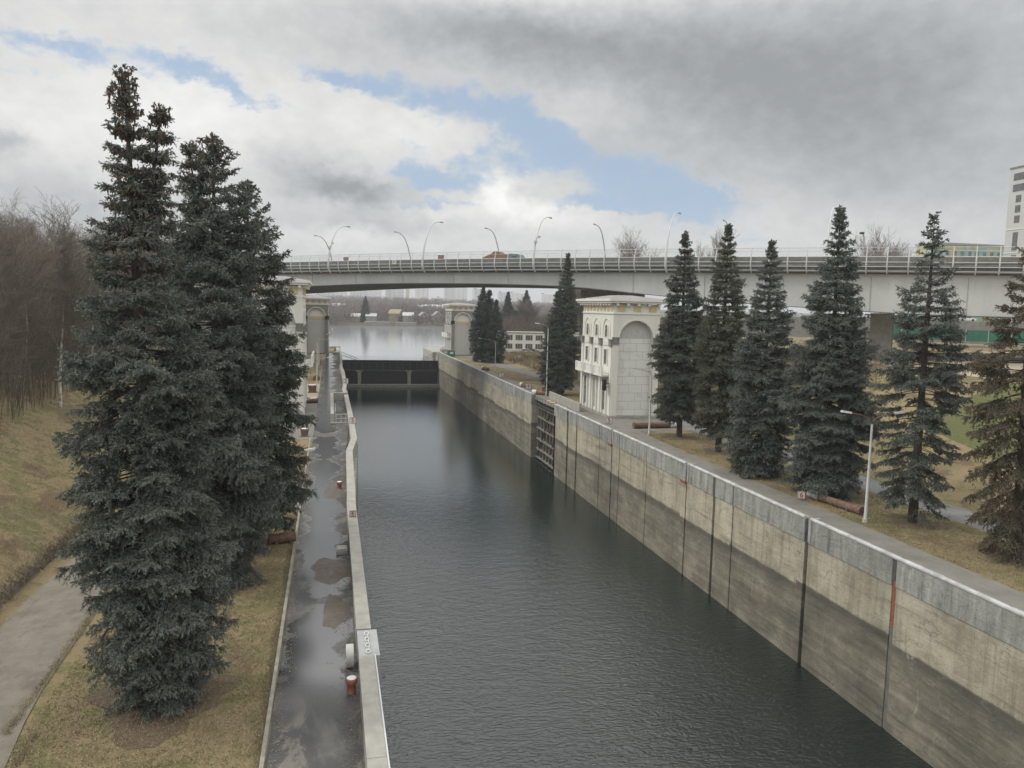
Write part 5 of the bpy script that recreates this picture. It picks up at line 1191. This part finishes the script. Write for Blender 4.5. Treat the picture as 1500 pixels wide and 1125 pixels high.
# hillside across the reservoir
M['farground'] = simple('brown_far_ground', (.13, .105, .08), .95, .25, .02)
def hF(x, y):
    z = lerp(y, [(600, -2.6), (625, .3), (800, 2.5), (1100, 7), (1500, 13.0), (1900, 15.0), (4000, 22)]); return z+1.5*math.sin(x*.008+1)*sstep(y, 700, 1200)
grid_obj('far_hillside', fr(-1500, 2600, 60), [600, 606, 612, 625, 660, 720, 800, 900, 1000, 1100, 1200, 1350, 1500, 1700, 1900, 2500, 4000], hF, M['farground'])
def far_wood(name, n, y0, y1, hs, seed, label, mat, x0=-.1, x1=.42, w=1.5, power=1.0, per=60):
    g = np.random.default_rng(seed); y = y0+(y1-y0)*g.random(n)**power; x = (x0+(x1-x0)*g.random(n))*y
    ok = ~((x > 12) & (x < 119) & (y < 640) & (g.random(n) < .72)); x = x[ok]; y = y[ok]; n = len(x)
    h = g.uniform(*hs, n); z = np.array([hF(a, b) for a, b in zip(x, y)]); idx = np.repeat(np.arange(n), per); K = len(idx)
    u = unit(g.normal(size=(K, 3)))*(g.random(K)**.4)[:, None]
    C = np.c_[x[idx]+u[:, 0]*h[idx]*.42, y[idx]+u[:, 1]*h[idx]*.42, z[idx]+h[idx]*(.5+.5*u[:, 2])]
    d = unit(np.c_[u[:, 0]*.8, u[:, 1]*.8, np.full(K, 1.0)]+g.normal(size=(K, 3))*.35); e = C+d*(g.uniform(.12, .3, K)*h[idx])[:, None]
    ww = unit(np.cross(d, g.normal(size=(K, 3))))*w*.11
    V = np.stack([C-ww, C+ww, e], 1).reshape(-1, 3); o = meshnp(name, V, np.arange(len(V)).reshape(-1, 3), M[mat]); tag(o, label, 'wood', kind='stuff')
M['farwood'] = simple('far_bare_wood', (.20, .17, .15), .95, .35, .02, bump=0)
M['farwood2'] = simple('distant_violet_wood', (.25, .21, .22), .95, .3, .01, bump=0)
far_wood('shore_wood', 1100, 604, 760, (7, 13), 1, 'leafless brown wood along the far shore', 'farwood', w=2.2, per=110)
far_wood('hill_wood', 1100, 760, 1150, (9, 14), 2, 'leafless wood on the slope behind the far shore', 'farwood', w=3.2)
far_wood('hill_wood', 1500, 1150, 1800, (10, 16), 3, 'hazy violet wood below the distant apartment blocks', 'farwood2', w=4.5)
for x, y, w, d in ((122, 900, 20, 40), (8, 900, 10, 24)):
    m = MB(); n = 14
    V = [(x+w*(1+.2*math.sin(3*a))*math.cos(a), y+d*math.sin(a), 0) for a in [2*math.pi*k/n for k in range(n)]]
    V = [(a, b, hF(a, b)+9.0+(b-y)*.05) for a, b, c in V]
    V2 = [(a, b, c-9) for a, b, c in V]
    o = m.add(V+V2, [tuple(range(n))]+[(i, (i+1) % n, n+(i+1) % n, n+i) for i in range(n)]).build('snowy_field', M['snowroof'], kind='structure')
def house(x, y, w, d, h, rh, wm, label, rz=0, rm='snowroof', gable='y'):
    z = max(hF(x, y), 0)-.5
    t = root('house', (x, y, z), label, 'house', rz=rz)
    MB().box(-w/2, w/2, -d/2, d/2, 0, h).prism([(-w/2, h), (w/2, h), (0, h+rh)], 'y', -d/2, d/2).build('wall', M[wm], t)
    e = .5
    MB().hexa([(-w/2-e, -d/2-e, h-.3), (0, -d/2-e, h+rh+.1), (0, d/2+e, h+rh+.1), (-w/2-e, d/2+e, h-.3)], [(-w/2-e, -d/2-e, h), (0, -d/2-e, h+rh+.4), (0, d/2+e, h+rh+.4), (-w/2-e, d/2+e, h)]).hexa(
        [(0, -d/2-e, h+rh+.1), (w/2+e, -d/2-e, h-.3), (w/2+e, d/2+e, h-.3), (0, d/2+e, h+rh+.1)], [(0, -d/2-e, h+rh+.4), (w/2+e, -d/2-e, h), (w/2+e, d/2+e, h), (0, d/2+e, h+rh+.4)]).build('roof', M[rm], t)
    k = int(w//3)
    for i in range(k):
        for zz in ([1.2, 4.2] if h > 5 else [1.2]):
            xx = -w/2+(i+.5)*w/k; MB().box(xx-.6, xx+.6, -d/2-.08, -d/2+.02, zz, zz+1.5).build('window', M['glass'], t)
house(51.5, 628, 9, 9, 8, 3.0, 'housewall2', 'tall yellow gabled house on the far shore', R(60), 'housewall2')
house(61, 622, 10, 8, 7, 2.2, 'housewall', 'white house with pale roof right of the yellow gabled house', R(80))
house(32, 630, 10, 8, 5.5, 2.0, 'housewall', 'low house with pale roof beside the lone shore spruce', R(85))
house(20, 632, 8, 8, 5.0, 2.0, 'housewall', 'small pale-roofed house at the left of the far shore village', R(70))
house(84, 622, 7, 7, 7.5, 2.8, 'housewall', 'narrow grey gabled house in the middle of the far shore row', R(10))
house(97, 622, 8, 7, 7.5, 2.8, 'housewall', 'grey gabled house with small dark attic window in the far shore row', R(8))
house(109, 622, 8, 7, 7.0, 2.6, 'housewall', 'grey house at the right end of the far shore row beside the tower', R(6))
house(73, 624, 6, 7, 7.0, 2.4, 'housewall', 'slim grey house at the left end of the far shore row', R(10))
for (x, w, lab) in ((36, 20, 'long pale boat shed at the water on the far shore'), (58, 16, 'greenish boat shed at the water below the white house')):
    t = root('boat_shed', (x, 612, -1.6), lab, 'shed'); MB().box(-w/2, w/2, -2, 2, 0, 2.6).build('wall', M['housewall'], t); MB().box(-w/2-.3, w/2+.3, -2.3, 2.3, 2.61, 2.85).build('roof', M['snowroof'], t)
one((27.5, 632, 0), 'lone dark spruce rising above the houses of the far shore', 'needle_far', 40, 20.5, 4.8, 1, density=8, sc=10)
APT = [(-60, 34, 62, 'fac1'), (-10, 46, 58, 'fac2'), (20, 40, 46, 'fac1'), (62, 42, 50, 'fac2'), (100, 36, 80, 'fac1'), (128, 12, 84, 'snow'), (152, 34, 82, 'fac2'), (180, 10, 60, 'fac3'), (206, 30, 84, 'fac1'), (222, 9, 80, 'fac2'), (248, 22, 30, 'fac3'), (276, 30, 66, 'fac2'), (310, 34, 64, 'fac1'), (338, 22, 60, 'fac2'), (366, 30, 58, 'fac1'), (400, 34, 52, 'fac2'), (436, 30, 52, 'fac1'), (470, 26, 46, 'fac3'), (520, 60, 50, 'fac1'), (600, 60, 56, 'fac2')]
M['snow'] = M['snowroof']
for i, (x, w, h, mt) in enumerate(APT):
    y = 2000+((i*37) % 5)*22
    t = root('apartment_block', (x*1.12, y, 8), '', 'building', 'distant apartment blocks on the far skyline', R(((i*53) % 30)-15))
    hh = (h-12)*.86+12
    MB().box(-w/2, w/2, -8, 8, 0, hh).build('wall', M[mt], t); MB().box(-w/2+3, -w/2+8, -4, 4, hh, hh+3).build('roof_box', M['conc'], t)
    t['label'] = 'pale hazy distant apartment block on the skyline across the reservoir'

# ------------------------------------------------------------------ haze
def haze():
    m = bpy.data.materials.new('haze_air'); m.use_nodes = True; nt = m.node_tree; nt.nodes.clear()
    pv = nt.nodes.new('ShaderNodeVolumePrincipled'); pv.inputs['Color'].default_value = (.93, .96, 1, 1); pv.inputs['Density'].default_value = .00026; pv.inputs['Anisotropy'].default_value = .2
    o = nt.nodes.new('ShaderNodeOutputMaterial'); nt.links.new(pv.outputs[0], o.inputs['Volume'])
    b = MB().box(-1600, 2700, -120, 4100, -15.5, 110).build('haze', m); b['kind'] = 'stuff'; b['label'] = 'thin pale haze over the whole place'; b['category'] = 'haze'
    m.cycles.homogeneous_volume = True
haze()
SC.cycles.volume_bounces = 0
